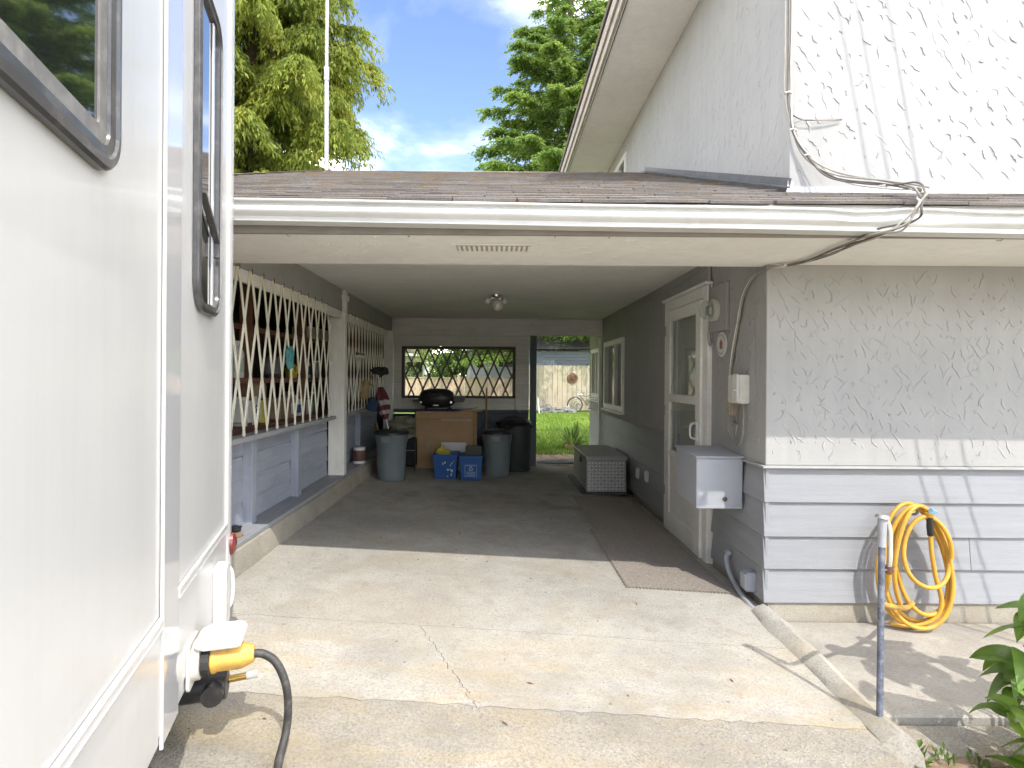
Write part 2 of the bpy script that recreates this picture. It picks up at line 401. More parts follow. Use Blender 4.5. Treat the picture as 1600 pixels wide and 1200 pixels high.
CABLED = M('dark_cable', (0.12, 0.105, 0.09), 0.6, 0.2, 12)
STONE = M('grey_stone', (0.20, 0.195, 0.185), 0.9, 0.2, 4, 0.4, 12, rand=0.2)
SOIL = M('garden_soil', (0.10, 0.075, 0.05), 0.95, 0.4, 14, 0.8, 40)
DIRT = M('leaf_litter_dirt', (0.26, 0.19, 0.125), 0.95, 0.45, 9, 0.7, 30)
RUST = M('rusty_iron', (0.16, 0.075, 0.04), 0.85, 0.3, 8)
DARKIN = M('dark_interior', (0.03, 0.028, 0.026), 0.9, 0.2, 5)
CURTAIN = M('pale_inner_door', (0.50, 0.48, 0.43), 0.6, 0.04, 3)
LEAF_CEDAR = leaf_mat('cedar_foliage', [(0.11, 0.17, 0.03), (0.24, 0.29, 0.04), (0.40, 0.39, 0.06)], 0.5, 0.6, 0.9)
LEAF_SPRUCE = leaf_mat('spruce_foliage', [(0.09, 0.17, 0.05), (0.19, 0.29, 0.06), (0.31, 0.40, 0.08)], 0.5, 0.6, 0.8)
LEAF_BUSH = leaf_mat('bush_foliage', [(0.07, 0.14, 0.035), (0.14, 0.22, 0.05), (0.22, 0.30, 0.07)], 0.4, 0.55, 1.2)
LEAF_SHRUB = leaf_mat('shrub_leaf', [(0.10, 0.20, 0.03), (0.18, 0.31, 0.045), (0.27, 0.40, 0.06)], 0.35, 0.32, 5.0, 0.6)
GRASS = leaf_mat('lawn_grass', [(0.11, 0.19, 0.02), (0.18, 0.28, 0.04), (0.27, 0.34, 0.07)], 0.3, 0.6, 0.8)

# ------------------------------------------------------------------ mesh helpers
ORG = {}
class MB:
    def __init__(self):
        self.v = []; self.f = []
    def add(self, vs, fs):
        o = len(self.v)
        self.v += [Vector(p) for p in vs]
        self.f += [tuple(i + o for i in f) for f in fs]
        return self
    def box(self, x0, x1, y0, y1, z0, z1, m=None):
        vs = [Vector(p) for p in ((x0, y0, z0), (x1, y0, z0), (x1, y1, z0), (x0, y1, z0), (x0, y0, z1), (x1, y0, z1), (x1, y1, z1), (x0, y1, z1))]
        if m:
            vs = [m @ p for p in vs]
        return self.add(vs, [(0, 3, 2, 1), (4, 5, 6, 7), (0, 1, 5, 4), (1, 2, 6, 5), (2, 3, 7, 6), (3, 0, 4, 7)])
    def beam(self, a, b, w, d, up=(0, 0, 1)):
        a = Vector(a); b = Vector(b); t = (b - a).normalized()
        s = t.cross(Vector(up))
        if s.length < 1e-4:
            s = t.cross(Vector((1, 0, 0)))
        s.normalize(); u = s.cross(t)
        vs = []
        for p in (a, b):
            for i, j in ((-1, -1), (1, -1), (1, 1), (-1, 1)):
                vs.append(p + s * (i * w / 2) + u * (j * d / 2))
        return self.add(vs, [(0, 1, 2, 3), (7, 6, 5, 4), (0, 4, 5, 1), (1, 5, 6, 2), (2, 6, 7, 3), (3, 7, 4, 0)])
    def tube(self, pts, r, n=8, closed=False, cap=True):
        pts = [Vector(p) for p in pts]
        rs = r if isinstance(r, (list, tuple)) else [r] * len(pts)
        k = len(pts); prev = None; vs = []
        for i, p in enumerate(pts):
            if closed:
                t = pts[(i + 1) % k] - pts[i - 1]
            else:
                t = pts[min(i + 1, k - 1)] - pts[max(i - 1, 0)]
            if t.length < 1e-9:
                t = Vector((0, 0, 1))
            t.normalize()
            if prev is None:
                a = Vector((0, 0, 1)) if abs(t.z) < 0.9 else Vector((1, 0, 0))
                s = t.cross(a).normalized()
            else:
                s = prev - t * prev.dot(t)
                if s.length < 1e-6:
                    s = t.orthogonal()
                s.normalize()
            prev = s; u = t.cross(s)
            for j in range(n):
                an = 2 * math.pi * j / n
                vs.append(p + (s * math.cos(an) + u * math.sin(an)) * rs[i])
        fs = []
        for i in range(k if closed else k - 1):
            i2 = (i + 1) % k
            for j in range(n):
                fs.append((i * n + j, i * n + (j + 1) % n, i2 * n + (j + 1) % n, i2 * n + j))
        if cap and not closed:
            fs.append(tuple(range(n - 1, -1, -1))); fs.append(tuple((k - 1) * n + j for j in range(n)))
        return self.add(vs, fs)
    def lathe(self, prof, n=24, c=(0, 0, 0), mat=None, mod=None, cap=True):
        """prof: (radius, height) pairs"""
        vs = []; k = len(prof)
        for r, h in prof:
            for j in range(n):
                an = 2 * math.pi * j / n
                rr = r * (mod(an, h) if mod else 1)
                p = Vector((rr * math.cos(an), rr * math.sin(an), h))
                if mat:
                    p = mat @ p
                vs.append(p + Vector(c))
        fs = [(i * n + j, i * n + (j + 1) % n, (i + 1) * n + (j + 1) % n, (i + 1) * n + j) for i in range(k - 1) for j in range(n)]
        if cap:
            fs.append(tuple(range(n - 1, -1, -1))); fs.append(tuple((k - 1) * n + j for j in range(n)))
        return self.add(vs, fs)
    def ball(self, c, rx, ry=None, rz=None, n=14, m=9, wob=0.0):
        ry = ry or rx; rz = rz or rx
        prof = []
        vs = []; fs = []
        for i in range(m + 1):
            th = math.pi * i / m
            for j in range(n):
                an = 2 * math.pi * j / n
                d = Vector((math.sin(th) * math.cos(an), math.sin(th) * math.sin(an), -math.cos(th)))
                w = 1 + (wob * mnoise.noise(d * 1.7 + Vector(c) * 5) if wob else 0)
                vs.append(Vector(c) + Vector((d.x * rx, d.y * ry, d.z * rz)) * w)
        for i in range(m):
            for j in range(n):
                fs.append((i * n + j, i * n + (j + 1) % n, (i + 1) * n + (j + 1) % n, (i + 1) * n + j))
        return self.add(vs, fs)
    def prism(self, poly, a, b, f):
        """poly of 2-D points swept from a to b; f(u, v, t) gives the 3-D point"""
        n = len(poly)
        vs = [f(u, v, a) for u, v in poly] + [f(u, v, b) for u, v in poly]
        fs = [(i, (i + 1) % n, n + (i + 1) % n, n + i) for i in range(n)]
        fs += [tuple(range(n - 1, -1, -1)), tuple(range(n, 2 * n))]
        return self.add(vs, fs)
    def mesh(self, name, smooth=False, bevel=0.0, seg=1, off=Vector((0, 0, 0)), xf=None, weld=False):
        me = bpy.data.meshes.new(name)
        vs = [(xf @ p if xf else p) - off for p in self.v]
        me.from_pydata([tuple(p) for p in vs], [], self.f)
        bm = bmesh.new(); bm.from_mesh(me)
        if weld:
            bmesh.ops.remove_doubles(bm, verts=bm.verts, dist=1e-5)
        bmesh.ops.recalc_face_normals(bm, faces=bm.faces)
        if bevel:
            ed = [e for e in bm.edges if len(e.link_faces) == 2 and e.calc_face_angle(0) > 0.6]
            bmesh.ops.bevel(bm, geom=ed, offset=bevel, segments=seg, affect='EDGES', clamp_overlap=True)
        bm.to_mesh(me); bm.free()
        if smooth:
            me.polygons.foreach_set('use_smooth', [True] * len(me.polygons))
            me.set_sharp_from_angle(angle=R(40))
        me.update()
        return me
    def build(self, name, mat, parent=None, smooth=False, bevel=0.0, seg=1, xf=None, weld=False):
        off = ORG.get(parent.name, Vector((0, 0, 0))) if parent else Vector((0, 0, 0))
        me = self.mesh(name, smooth, bevel, seg, off, xf, weld)
        me.materials.append(mat)
        return link(name, me, parent)
def link(name, me, parent=None, M_=None):
    o = bpy.data.objects.new(name, me)
    COL.objects.link(o)
    if parent:
        o.parent = parent
        ORG[o.name] = ORG.get(parent.name, Vector((0, 0, 0)))
    if M_ is not None:
        o.matrix_basis = Matrix.Translation(-ORG.get(o.name, Vector((0, 0, 0)))) @ M_
    return o
def thing(name, loc, label, cat, group=None):
    o = bpy.data.objects.new(name, None)
    o.empty_display_size = 0.1
    COL.objects.link(o)
    o.location = loc
    ORG[o.name] = Vector(loc)
    tag(o, label, cat, group)
    return o
def tag(o, label, cat, group=None):
    o['label'] = label; o['category'] = cat
    if group:
        o['group'] = group
    return o
def struct(o):
    o['kind'] = 'structure'
    return o
def stuff(o):
    o['kind'] = 'stuff'
    return o
_box = {}
def board(name, mat, parent, sx, sy, sz, M_, ch=0.003):
    """one piece: a chamfered box sx long (local X), sharing mesh data with alike pieces"""
    k = (round(sx, 3), round(sy, 3), round(sz, 3), ch, mat.name)
    if k not in _box:
        me = MB().box(-sx / 2, sx / 2, -sy / 2, sy / 2, -sz / 2, sz / 2).mesh(name, bevel=ch)
        me.materials.append(mat)
        _box[k] = me
    return link(name, _box[k], parent, M_)
T = Matrix.Translation
def RX(a): return Matrix.Rotation(a, 4, 'X')
def RY(a): return Matrix.Rotation(a, 4, 'Y')
def RZ(a): return Matrix.Rotation(a, 4, 'Z')
def slat_matrix(a, b, up):
    """local X from a to b, local Z along 'up'"""
    a = Vector(a); b = Vector(b); x = (b - a).normalized()
    z = (Vector(up) - x * Vector(up).dot(x)).normalized(); y = z.cross(x)
    m = Matrix((x, y, z)).transposed().to_4x4()
    m.translation = (a + b) / 2
    return m, (b - a).length
def smoothpath(pts, k=8, closed=False):
    pts = [Vector(p) for p in pts]
    out = []; n = len(pts)
    rng = range(n) if closed else range(n - 1)
    for i in rng:
        if closed:
            p0, p1, p2, p3 = pts[i - 1], pts[i], pts[(i + 1) % n], pts[(i + 2) % n]
        else:
            p0, p1, p2, p3 = pts[max(i - 1, 0)], pts[i], pts[i + 1], pts[min(i + 2, n - 1)]
        for j in range(k):
            t = j / k
            out.append(0.5 * ((2 * p1) + (p2 - p0) * t + (2 * p0 - 5 * p1 + 4 * p2 - p3) * t * t + (3 * p1 - p0 - 3 * p2 + p3) * t ** 3))
    if not closed:
        out.append(pts[-1])
    return out

# ------------------------------------------------------------------ ground
def fz(x, y):
    """the driveway falls to the right"""
    return 0.07 - 0.055 * max(-2.2, min(1.8, x)) - 0.004 * (max(-2, min(9, y)) - 4)
mb = MB()
gx = [-400, -120, -40, -14, -6, -3.4, 1.6, 6, 14, 40, 120, 400]; gy = [-400, -120, -40, -12, -3, 2, 9.0, 14, 40, 120, 300, 700]
mb.add([(x, y, -0.2) for y in gy for x in gx], [(j * 12 + i, j * 12 + i + 1, (j + 1) * 12 + i + 1, (j + 1) * 12 + i) for j in range(11) for i in range(11)])
struct(mb.build('ground', M('dry_yard_ground', (0.36, 0.335, 0.27), 0.95, 0.25, 3, 0.5, 30)))

drive = struct(bpy.data.objects.new('driveway', None)); COL.objects.link(drive)
def jag(p, q, n, amp, seed):
    rnd = random.Random(seed); p = Vector(p); q = Vector(q); d = (q - p); s = Vector((-d.y, d.x)).normalized()
    return [p + d * (i / n) + s * (0 if i in (0, n) else rnd.uniform(-amp, amp)) for i in range(n + 1)]
def slab(poly, mat, name='slab', z=fz, lift=0.0):
    """a concrete slab: grid-free polygon top on the sloping plane with a skirt"""
    n = len(poly); mb = MB()
    vs = [(p[0], p[1], z(p[0], p[1]) + lift) for p in poly] + [(p[0], p[1], z(p[0], p[1]) - 0.14) for p in poly]
    mb.add(vs, [tuple(range(n))] + [(i, n + i, n + (i + 1) % n, (i + 1) % n) for i in range(n)])
    return mb.build(name, mat, drive)
XL, XR = -2.2, 1.655
j1 = jag((XL, 3.0), (1.58, 2.98), 90, 0.006, 1)      # joint across the drive
k1 = min(range(len(j1)), key=lambda i: abs(j1[i].x + 0.39))
j2 = jag((XL, 2.27), (1.5, 2.29), 80, 0.012, 2)
k2 = min(range(len(j2)), key=lambda i: abs(j2[i].x + 0.07))
cr1 = jag(j1[k1], j2[k2], 44, 0.011, 3)
def shift(ps, dx, dy): return [Vector((p[0] + dx, p[1] + dy)) for p in ps]
g = 0.0026
slab(shift(j1, 0, g) + [Vector((XR, 3.15)), Vector((XR, 9.05)), Vector((XL, 9.05))], C_DRIVE)
g2 = 0.0016
slab(shift(j2[:k2 + 1], -g2, g * 1.2) + shift(list(reversed(cr1[1:-1])), -g2, 0) + shift(list(reversed(j1[:k1 + 1])), -g2, -g), C_DRIVE)
slab(shift(cr1, g2, -0.0) [::-1][:1] + shift(j2[k2 + 1:], 0, g * 1.2) + [Vector((1.56, 2.6))] + shift(list(reversed(j1[k1 + 1:])), 0, -g) + shift(cr1[:-1], g2, 0), C_DRIVE)
slab([Vector((XL, -16)), Vector((1.45, -16))] + shift(list(reversed(j2)), 0, -g * 1.2), C_APRON)
slab([(-7.5, -16), (XL - 0.004, -16), (XL - 0.004, 3.4), (-7.5, 3.4)], C_APRON)
# small stones and grit on the drive
rnd = random.Random(21)
mb = MB()
for i in range(170):
    x = rnd.uniform(-1.6, 1.45); y = 1.6 + rnd.random() ** 1.6 * 6.5
    r = rnd.uniform(0.002, 0.006) if y < 4 else rnd.uniform(0.003, 0.008)
    mb.ball((x, y, fz(x, y) + r * 0.3), r * rnd.uniform(0.8, 1.8), r, r * 0.7, 6, 4)
o = stuff(mb.build('grit', STONE)); tag(o, 'scattered grit and tiny stones on the concrete drive', 'grit')
mb = MB(); rnd = random.Random(77)
for i in range(26):
    x = rnd.uniform(-1.3, 1.4); y = rnd.uniform(2.0, 6.5); a = rnd.uniform(0, 6.28); l = rnd.uniform(0.008, 0.022); w = l * rnd.uniform(0.25, 0.5)
    c, s_ = math.cos(a), math.sin(a); z = fz(x, y)
    mb.add([(x - c * l, y - s_ * l, z + 0.002), (x - s_ * w, y + c * w, z + 0.005), (x + c * l, y + s_ * l, z + 0.003), (x + s_ * w, y - c * w, z + 0.002)], [(0, 1, 2, 3)])
o = stuff(mb.build('leaf_litter', RUST)); tag(o, 'tiny dead leaf bits scattered on the concrete drive', 'leaf litter')
patio = MB()
PZ = -0.085
patio.box(1.62, 7, 2.52, 3.49, PZ - 0.1, PZ)
struct(patio.build('patio', C_PATIO, bevel=0.008))
mb = MB().box(1.60, 7, 2.30, 2.515, PZ - 0.14, PZ - 0.035)
struct(mb.build('patio_edge', C_APRON, bevel=0.01))
# rounded concrete berm between drive and patio
mb = MB(); prof = [(-0.115, -0.1), (-0.11, 0.0), (-0.07, 0.03), (0.0, 0.045), (0.07, 0.02), (0.12, -0.05), (0.14, -0.14)]
vs = []; ny = 26
for i in range(ny + 1):
    y = 2.2 + (3.47 - 2.2) * i / ny
    t = i / ny; w = (0.85 + 0.35 * mnoise.noise(Vector((y * 3, 0, 5)))) * (0.75 + 0.25 * t)
    cx = 1.575 + 0.055 * t + 0.015 * mnoise.noise(Vector((y * 2.2, 3, 0)))
    for u, h in prof:
        vs.append((cx + u * w * 0.95, y + 0.02 * mnoise.noise(Vector((y * 4, u * 9, 1))), fz(cx, y) + h * (0.9 + 0.2 * t) + 0.008 * mnoise.noise(Vector((u * 20, y * 7, 2)))))
n = len(prof)
fs = [(i * n + j, i * n + j + 1, (i + 1) * n + j + 1, (i + 1) * n + j) for i in range(ny) for j in range(n - 1)]
fs += [tuple(range(n - 1, -1, -1)), tuple(ny * n + j for j in range(n))]
mb.add(vs, fs)
struct(mb.build('concrete_berm', C_DRIVE, smooth=True))
# bed in front of the patio
def soil_sheet(name, mat, x0, x1, y0, y1, z, amp, nx, nyy):
    mb = MB()
    vs = [(x0 + (x1 - x0) * i / nx, y0 + (y1 - y0) * j / nyy, z + amp * mnoise.noise(Vector((i * 0.9, j * 0.9, z * 7)))) for j in range(nyy + 1) for i in range(nx + 1)]
    mb.add(vs, [(j * (nx + 1) + i, j * (nx + 1) + i + 1, (j + 1) * (nx + 1) + i + 1, (j + 1) * (nx + 1) + i) for j in range(nyy) for i in range(nx)])
    return struct(mb.build(name, mat, smooth=True))
soil_sheet('garden_bed', DIRT, 1.47, 4.2, 1.2, 2.42, -0.13, 0.03, 40, 50)
slab([(1.46, -16), (7, -16), (7, 1.18), (1.46, 1.18)], C_APRON, lift=-0.02)
soil_sheet('dirt_path', DIRT, -6, 9, 9.06, 10.9, -0.015, 0.03, 60, 14)
soil_sheet('lawn', GRASS, -30, 40, 10.7, 60, 0.0, 0.02, 60, 40)
mb = MB(); rnd = random.Random(4)
for i in range(26000):
    y = 10.4 + 13 * rnd.random() ** 1.3
    x = rnd.uniform(0.05, 0.20) * y if rnd.random() < 0.75 else rnd.uniform(-3, 1)
    if y < 11.1 and rnd.random() < 0.5 * (11.1 - y) / 0.7 + 0.3:
        continue
    h = rnd.uniform(0.03, 0.075); a = rnd.uniform(0, 6.28); w = rnd.uniform(0.006, 0.014)
    dx, dy = math.cos(a) * w, math.sin(a) * w
    lx, ly = rnd.gauss(0, 0.02), rnd.gauss(0, 0.02)
    mb.add([(x - dx, y - dy, -0.01), (x + dx, y + dy, -0.01), (x + lx, y + ly, h)], [(0, 1, 2)])
o = stuff(mb.build('grass_blades', GRASS)); tag(o, 'short green blades of grass on the back lawn', 'grass')

# ------------------------------------------------------------------ stucco ridges
def ridges(parent, mat, f, u0, u1, v0, v1, seed, holes=(), du=0.085, dv=0.10, hgt=0.0035, up_too=0.25):
    """trowel ridges: thin curved lips standing off a stucco face; f(u, v, h) -> point"""
    rnd = random.Random(seed); mb = MB()
    nu = int((u1 - u0) / du); nv = int((v1 - v0) / dv)
    for j in range(nv):
        for i in range(nu):
            if rnd.random() < 0.12:
                continue
            for kind in (0, 1):
                if kind and rnd.random() > up_too:
                    continue
                u = u0 + (i + 0.5 + rnd.uniform(-0.33, 0.33) + (j % 2) * 0.5) * du
                v = v0 + (j + 0.5 + rnd.uniform(-0.33, 0.33)) * dv
                L = rnd.uniform(0.04, 0.105); ang = (R(-58) if not kind else R(58)) + rnd.gauss(0, 0.22)
                q_ = rnd.random()
                if q_ < 0.3:
                    L *= 0.4
                elif q_ > 0.85:
                    L *= 1.45
                du_, dv_ = math.cos(ang), math.sin(ang)
                hook = rnd.choice((-1, 1)) * rnd.uniform(0, 0.016); bend = rnd.gauss(0, 0.008)
                hh = hgt * rnd.uniform(0.25, 1.35)
                pts = []; k = 7
                for s in range(k):
                    t = s / (k - 1) - 0.5
                    off = bend * (1 - 4 * t * t) + (hook if s in (0,) else 0) + rnd.gauss(0, 0.0032)
                    pu = u + du_ * L * t - dv_ * off; pv = v + dv_ * L * t + du_ * off
                    taper = 1 - abs(2 * t) ** 3 * 0.8
                    pts.append((pu, pv, taper))
                if any(p[0] < u0 + 0.01 or p[0] > u1 - 0.01 or p[1] < v0 + 0.01 or p[1] > v1 - 0.01 for p in pts):
                    continue
                if any(a - 0.02 < pu < b + 0.02 and c - 0.02 < pv < d + 0.02 for pu, pv, _ in pts for a, b, c, d in holes):
                    continue
                vs = []
                for pu, pv, ta in pts:
                    nx, ny_ = -dv_, du_
                    if nx + ny_ * 0.5 < 0:
                        nx, ny_ = -nx, -ny_
                    vs += [f(pu + nx * 0.012 * ta, pv + ny_ * 0.012 * ta, 0.0004), f(pu, pv, hh * ta + 0.0005), f(pu - nx * 0.0014, pv - ny_ * 0.0014, -0.0005)]
                fs = []
                for s in range(k - 1):
                    a = s * 3; b = a + 3
                    fs += [(a, a + 1, b + 1, b), (a + 1, a + 2, b + 2, b + 1)]
                mb.add(vs, fs)
    return stuff(mb.build('stucco_ridges', mat, parent))

# ------------------------------------------------------------------ house
HX, HY = 1.655, 3.50         # front-left corner of the lower house wall
UX = 1.79                    # left face of the upper storey
house = thing('house', (HX, HY, 0), 'two storey grey stucco house with blue grey lap siding, right of the carport', 'house')
# foundation
mb = MB().box(HX + 0.02, 7, HY + 0.012, HY + 0.2, -0.2, 0.03)
mb.box(HX + 0.02, HX + 0.2, HY + 0.2, 10.2, -0.2, 0.03)
mb.build('foundation', C_FOUND, house, bevel=0.006)
# stucco walls, lower storey
ZS, ZC = 0.872, 2.33
mb = MB().box(HX, 7, HY, HY + 0.15, ZS, 2.14)
mb.build('stucco_wall', STUC, house, bevel=0.004)
DY0, DY1, DZ = 4.44, 5.46, 2.07
WY0, WY1, WZ0, WZ1 = 7.45, 8.68, 1.0, 1.90
mb = MB()
y_ = [HY + 0.1495, DY0, DY1, WY0, WY1, 10.2]
mb.box(HX, HX + 0.15, y_[0], y_[1], ZS, ZC + 0.1)
mb.box(HX, HX + 0.15, y_[1], y_[2], DZ, ZC + 0.1)
mb.box(HX, HX + 0.15, y_[2], y_[3], ZS, ZC + 0.1)
mb.box(HX, HX + 0.15, y_[3], y_[4], ZS, WZ0)
mb.box(HX, HX + 0.15, y_[3], y_[4], WZ1, ZC + 0.1)
mb.box(HX, HX + 0.15, y_[4], y_[5], ZS, ZC + 0.1)
mb.build('stucco_side_wall', STUC_IN, house, weld=True)
ridges(house, STUC, lambda u, v, h: (u, HY - h, v), HX, 4.2, ZS + 0.01, 2.1, 11, up_too=0.55, hgt=0.0028, du=0.075, dv=0.09)
ridges(house, STUC_IN, lambda u, v, h: (HX - h, u, v), HY, 8.9, ZS + 0.01, 2.32, 12, holes=[(DY0 - .08, DY1 + .08, 0, DZ + .08), (WY0 - .05, WY1 + .05, WZ0 - .05, WZ1 + .05)], hgt=0.003)
# drip ledge under the stucco
mb = MB().prism([(0.0, 0.0), (-0.022, -0.004), (-0.024, -0.014), (0.0, -0.018)], HX - 0.024, 7, lambda u, v, t: (t, HY + u, ZS + v))
mb.build('drip_ledge', STUC, house)
mb = MB().prism([(0.0, 0.0), (-0.022, -0.004), (-0.024, -0.014), (0.0, -0.018)], HY, DY0 - 0.07, lambda u, v, t: (HX + u, t, ZS + v))
mb.prism([(0.0, 0.0), (-0.022, -0.004), (-0.024, -0.014), (0.0, -0.018)], DY1 + 0.07, 10.2, lambda u, v, t: (HX + u, t, ZS + v))
mb.build('drip_ledge', STUC_IN, house)
# lap siding: backing and boards
mb = MB().box(HX + 0.028, 7, HY + 0.028, HY + 0.15, 0.03, ZS)
mb.box(HX + 0.028, HX + 0.15, HY + 0.15, DY0, 0.03, ZS); mb.box(HX + 0.028, HX + 0.15, DY1, 10.2, 0.03, ZS)
mb.build('sheathing', FARGREY, house)
rows = [(0.028, 0.243), (0.235, 0.442), (0.434, 0.652), (0.644, 0.858)]
for z0, z1 in rows:
    h = z1 - z0
    til = math.atan(0.021 / h)
    xj = {0.028: 4.9, 0.235: 2.92, 0.434: 5.3, 0.644: 3.75}[z0]
    for a, b in ((HX - 0.008, xj - 0.001), (xj + 0.001, 7)):
        board('siding_board', SIDING, house, b - a, 0.012, h, T(((a + b) / 2, HY + 0.010, (z0 + z1) / 2)) @ RX(-til) @ RY(random.uniform(-0.0006, 0.0006)), 0.002)
    for i in range(12):
        xn = HX + 0.06 + i * 0.41 + random.uniform(-0.02, 0.02)
        MB().lathe([(0.0035, 0), (0.003, 0.0015), (0, 0.002)], 6, (xn, HY - 0.0035, z0 + 0.028), RX(R(90))).build('nail', SIDING, house)
    for a, b in ((HY + 0.004, DY0 - 0.07), (DY1 + 0.07, 7.62), (7.624, 10.2)):
        board('siding_board', SIDING, house, b - a, 0.012, h, T((HX + 0.010, (a + b) / 2, (z0 + z1) / 2)) @ RZ(-R(90)) @ RX(-til), 0.002)
board('corner_strip', SIDING, house, 0.84, 0.022, 0.022, T((HX + 0.012, HY + 0.012, 0.44)) @ RY(R(90)), 0.002)
# upper storey
def gable_z(x): return 4.93 + 0.46 * (x - UX) if x < 5.6 else 4.93 + 0.46 * (5.6 - UX) - 0.46 * (x - 5.6)
poly = [(UX, 2.3), (7.4, 2.3), (7.4, gable_z(7.4)), (5.6, gable_z(5.6)), (UX, gable_z(UX))]
mb = MB().prism(poly, HY, HY + 0.15, lambda u, v, t: (u, t, v))
mb.build('upper_front_wall', STUC, house)
UW = (8.0, 8.95, 3.5, 4.55)
mb = MB()
mb.box(UX, UX + 0.15, HY + 0.15, UW[0], 2.3, 4.95); mb.box(UX, UX + 0.15, UW[1], 10.6, 2.3, 4.95)
mb.box(UX, UX + 0.15, UW[0], UW[1], 2.3, UW[2]); mb.box(UX, UX + 0.15, UW[0], UW[1], UW[3], 4.95)
mb.build('upper_side_wall', STUC, house, weld=True)
ridges(house, STUC, lambda u, v, h: (u, HY - h, v), UX, 4.4, 2.62, 4.6, 13, up_too=0.05, hgt=0.0048, du=0.09, dv=0.105)
ridges(house, STUC, lambda u, v, h: (UX - h, u, v), HY, 8.0, 2.62, 4.7, 14, hgt=0.0016, du=0.1, dv=0.11)
# upper side window
uw = MB().box(UX + 0.03, UX + 0.05, UW[0] + 0.04, UW[1] - 0.04, UW[2] + 0.04, UW[3] - 0.04).build('window', DKGLASS, house)
mb = MB()
for a, b, c, d in ((UW[0] - .03, UW[0] + .05, UW[2] - .03, UW[3] + .03), (UW[1] - .05, UW[1] + .03, UW[2] - .03, UW[3] + .03), (UW[0] + .05, UW[1] - .05, UW[3] - .05, UW[3] + .03), (UW[0] + .05, UW[1] - .05, UW[2] - .03, UW[2] + .05), (8.45, 8.5, UW[2] + .05, UW[3] - .05)):
    mb.box(UX - 0.02, UX + 0.06, a, b, c, d)
mb.build('window_frame', WPLAST, uw, bevel=0.004)
# upper roof
mb = MB()
ex, ez = 1.06, 4.93
sl = 0.46
def rz(x, o=0): return ez + 0.1 + sl * (x - ex) + o
mb.prism([(ex, rz(ex)), (5.6, rz(5.6)), (10.1, rz(ex)), (10.1, rz(ex, .06)), (5.6, rz(5.6, .06)), (ex, rz(ex, .06))], 3.16, 11.0, lambda u, v, t: (u, t, v))
mb.build('upper_roof', SHIN, house)
mb = MB().box(1.135, UX - 0.002, 3.2, 10.95, 4.79, 4.80)
mb.build('upper_soffit', CEIL, house)
board('fascia', FASC, house, 7.8, 0.03, 0.2, T((1.118, 7.08, 4.90)) @ RZ(R(90)))
board('fascia', FASC, house, 7.8, 0.022, 0.12, T((1.09, 7.08, 4.955)) @ RZ(R(90)))
board('soffit_mould', DKFRAME, house, 7.7, 0.012, 0.012, T((1.142, 7.08, 4.785)) @ RZ(R(90)))
rk = MB()
for sx in (-1, 1):
    x0 = ex if sx < 0 else 10.1
    a = Vector((x0, 3.17, rz(ex, -0.07))); b = Vector((5.6, 3.17, rz(5.6, -0.07)))
    rk.beam(a, b, 0.03, 0.18, (0, 0, 1))
rk.build('rake_board', FASC, house)
# flashing on the left wall and along the front wall foot
def roofz(y): return 2.235 + 0.392 * (y - 2.7)
mb = MB()
mb.beam((UX - 0.006, HY - 0.02, roofz(HY) + 0.055), (UX - 0.006, 6.95, roofz(6.95) + 0.055), 0.008, 0.055, (0, 0, 1))
mb.beam((UX - 0.03, HY - 0.02, roofz(HY) + 0.03), (UX - 0.03, 6.95, roofz(6.95) + 0.03), 0.05, 0.008, (0, 0, 1))
mb.build('side_flashing', M('dull_flashing', (0.12, 0.125, 0.13), 0.5, 0.2, 8, metal=0.3), house)
mb = MB().box(UX + 0.02, 7, HY - 0.012, HY - 0.001, roofz(HY) - 0.03, roofz(HY) + 0.035)
mb.build('front_flashing', M('pale_flashing', (0.52, 0.53, 0.54), 0.45, 0.06, 5), house)
mb = MB().add([(UX - 0.03, HY - 0.02, 2.53), (UX + 0.02, HY - 0.02, 2.53), (UX + 0.015, HY - 0.015, 2.61), (UX - 0.012, HY - 0.004, 2.63)], [(0, 1, 2, 3)])
mb.build('flashing_tab', WPLAST, house)
# right side window of carport wall
def slider(y0, y1, z0, z1, pane_split):
    w = MB().box(HX + 0.035, HX + 0.045, y0 + 0.03, y1 - 0.03, z0 + 0.03, z1 - 0.03).build('window', DKGLASS, house)
    mb = MB()
    for a, b, c, d in ((y0 - .045, y0 + .03, z0 - .045, z1 + .045), (y1 - .03, y1 + .045, z0 - .045, z1 + .045), (y0 + .03, y1 - .03, z1 - .03, z1 + .045), (y0 + .03, y1 - .03, z0 - .045, z0 + .03)):
        mb.box(HX - 0.028, HX + 0.05, a, b, c, d)
    mb.build('window_frame', WPAINT, w, bevel=0.004)
    ym = y0 + (y1 - y0) * pane_split
    MB().box(HX - 0.012, HX + 0.05, ym - .025, ym + .025, z0 + .03, z1 - .03).build('mullion', WPAINT, w, bevel=0.003)
    MB().box(HX - 0.06, HX + 0.03, y0 - .06, y1 + .06, z0 - .075, z0 - .045).build('sill', WPAINT, w, bevel=0.004)
slider(WY0, WY1, WZ0, WZ1, 0.45)
slider(9.2, 9.85, 1.12, 1.85, 0.5)
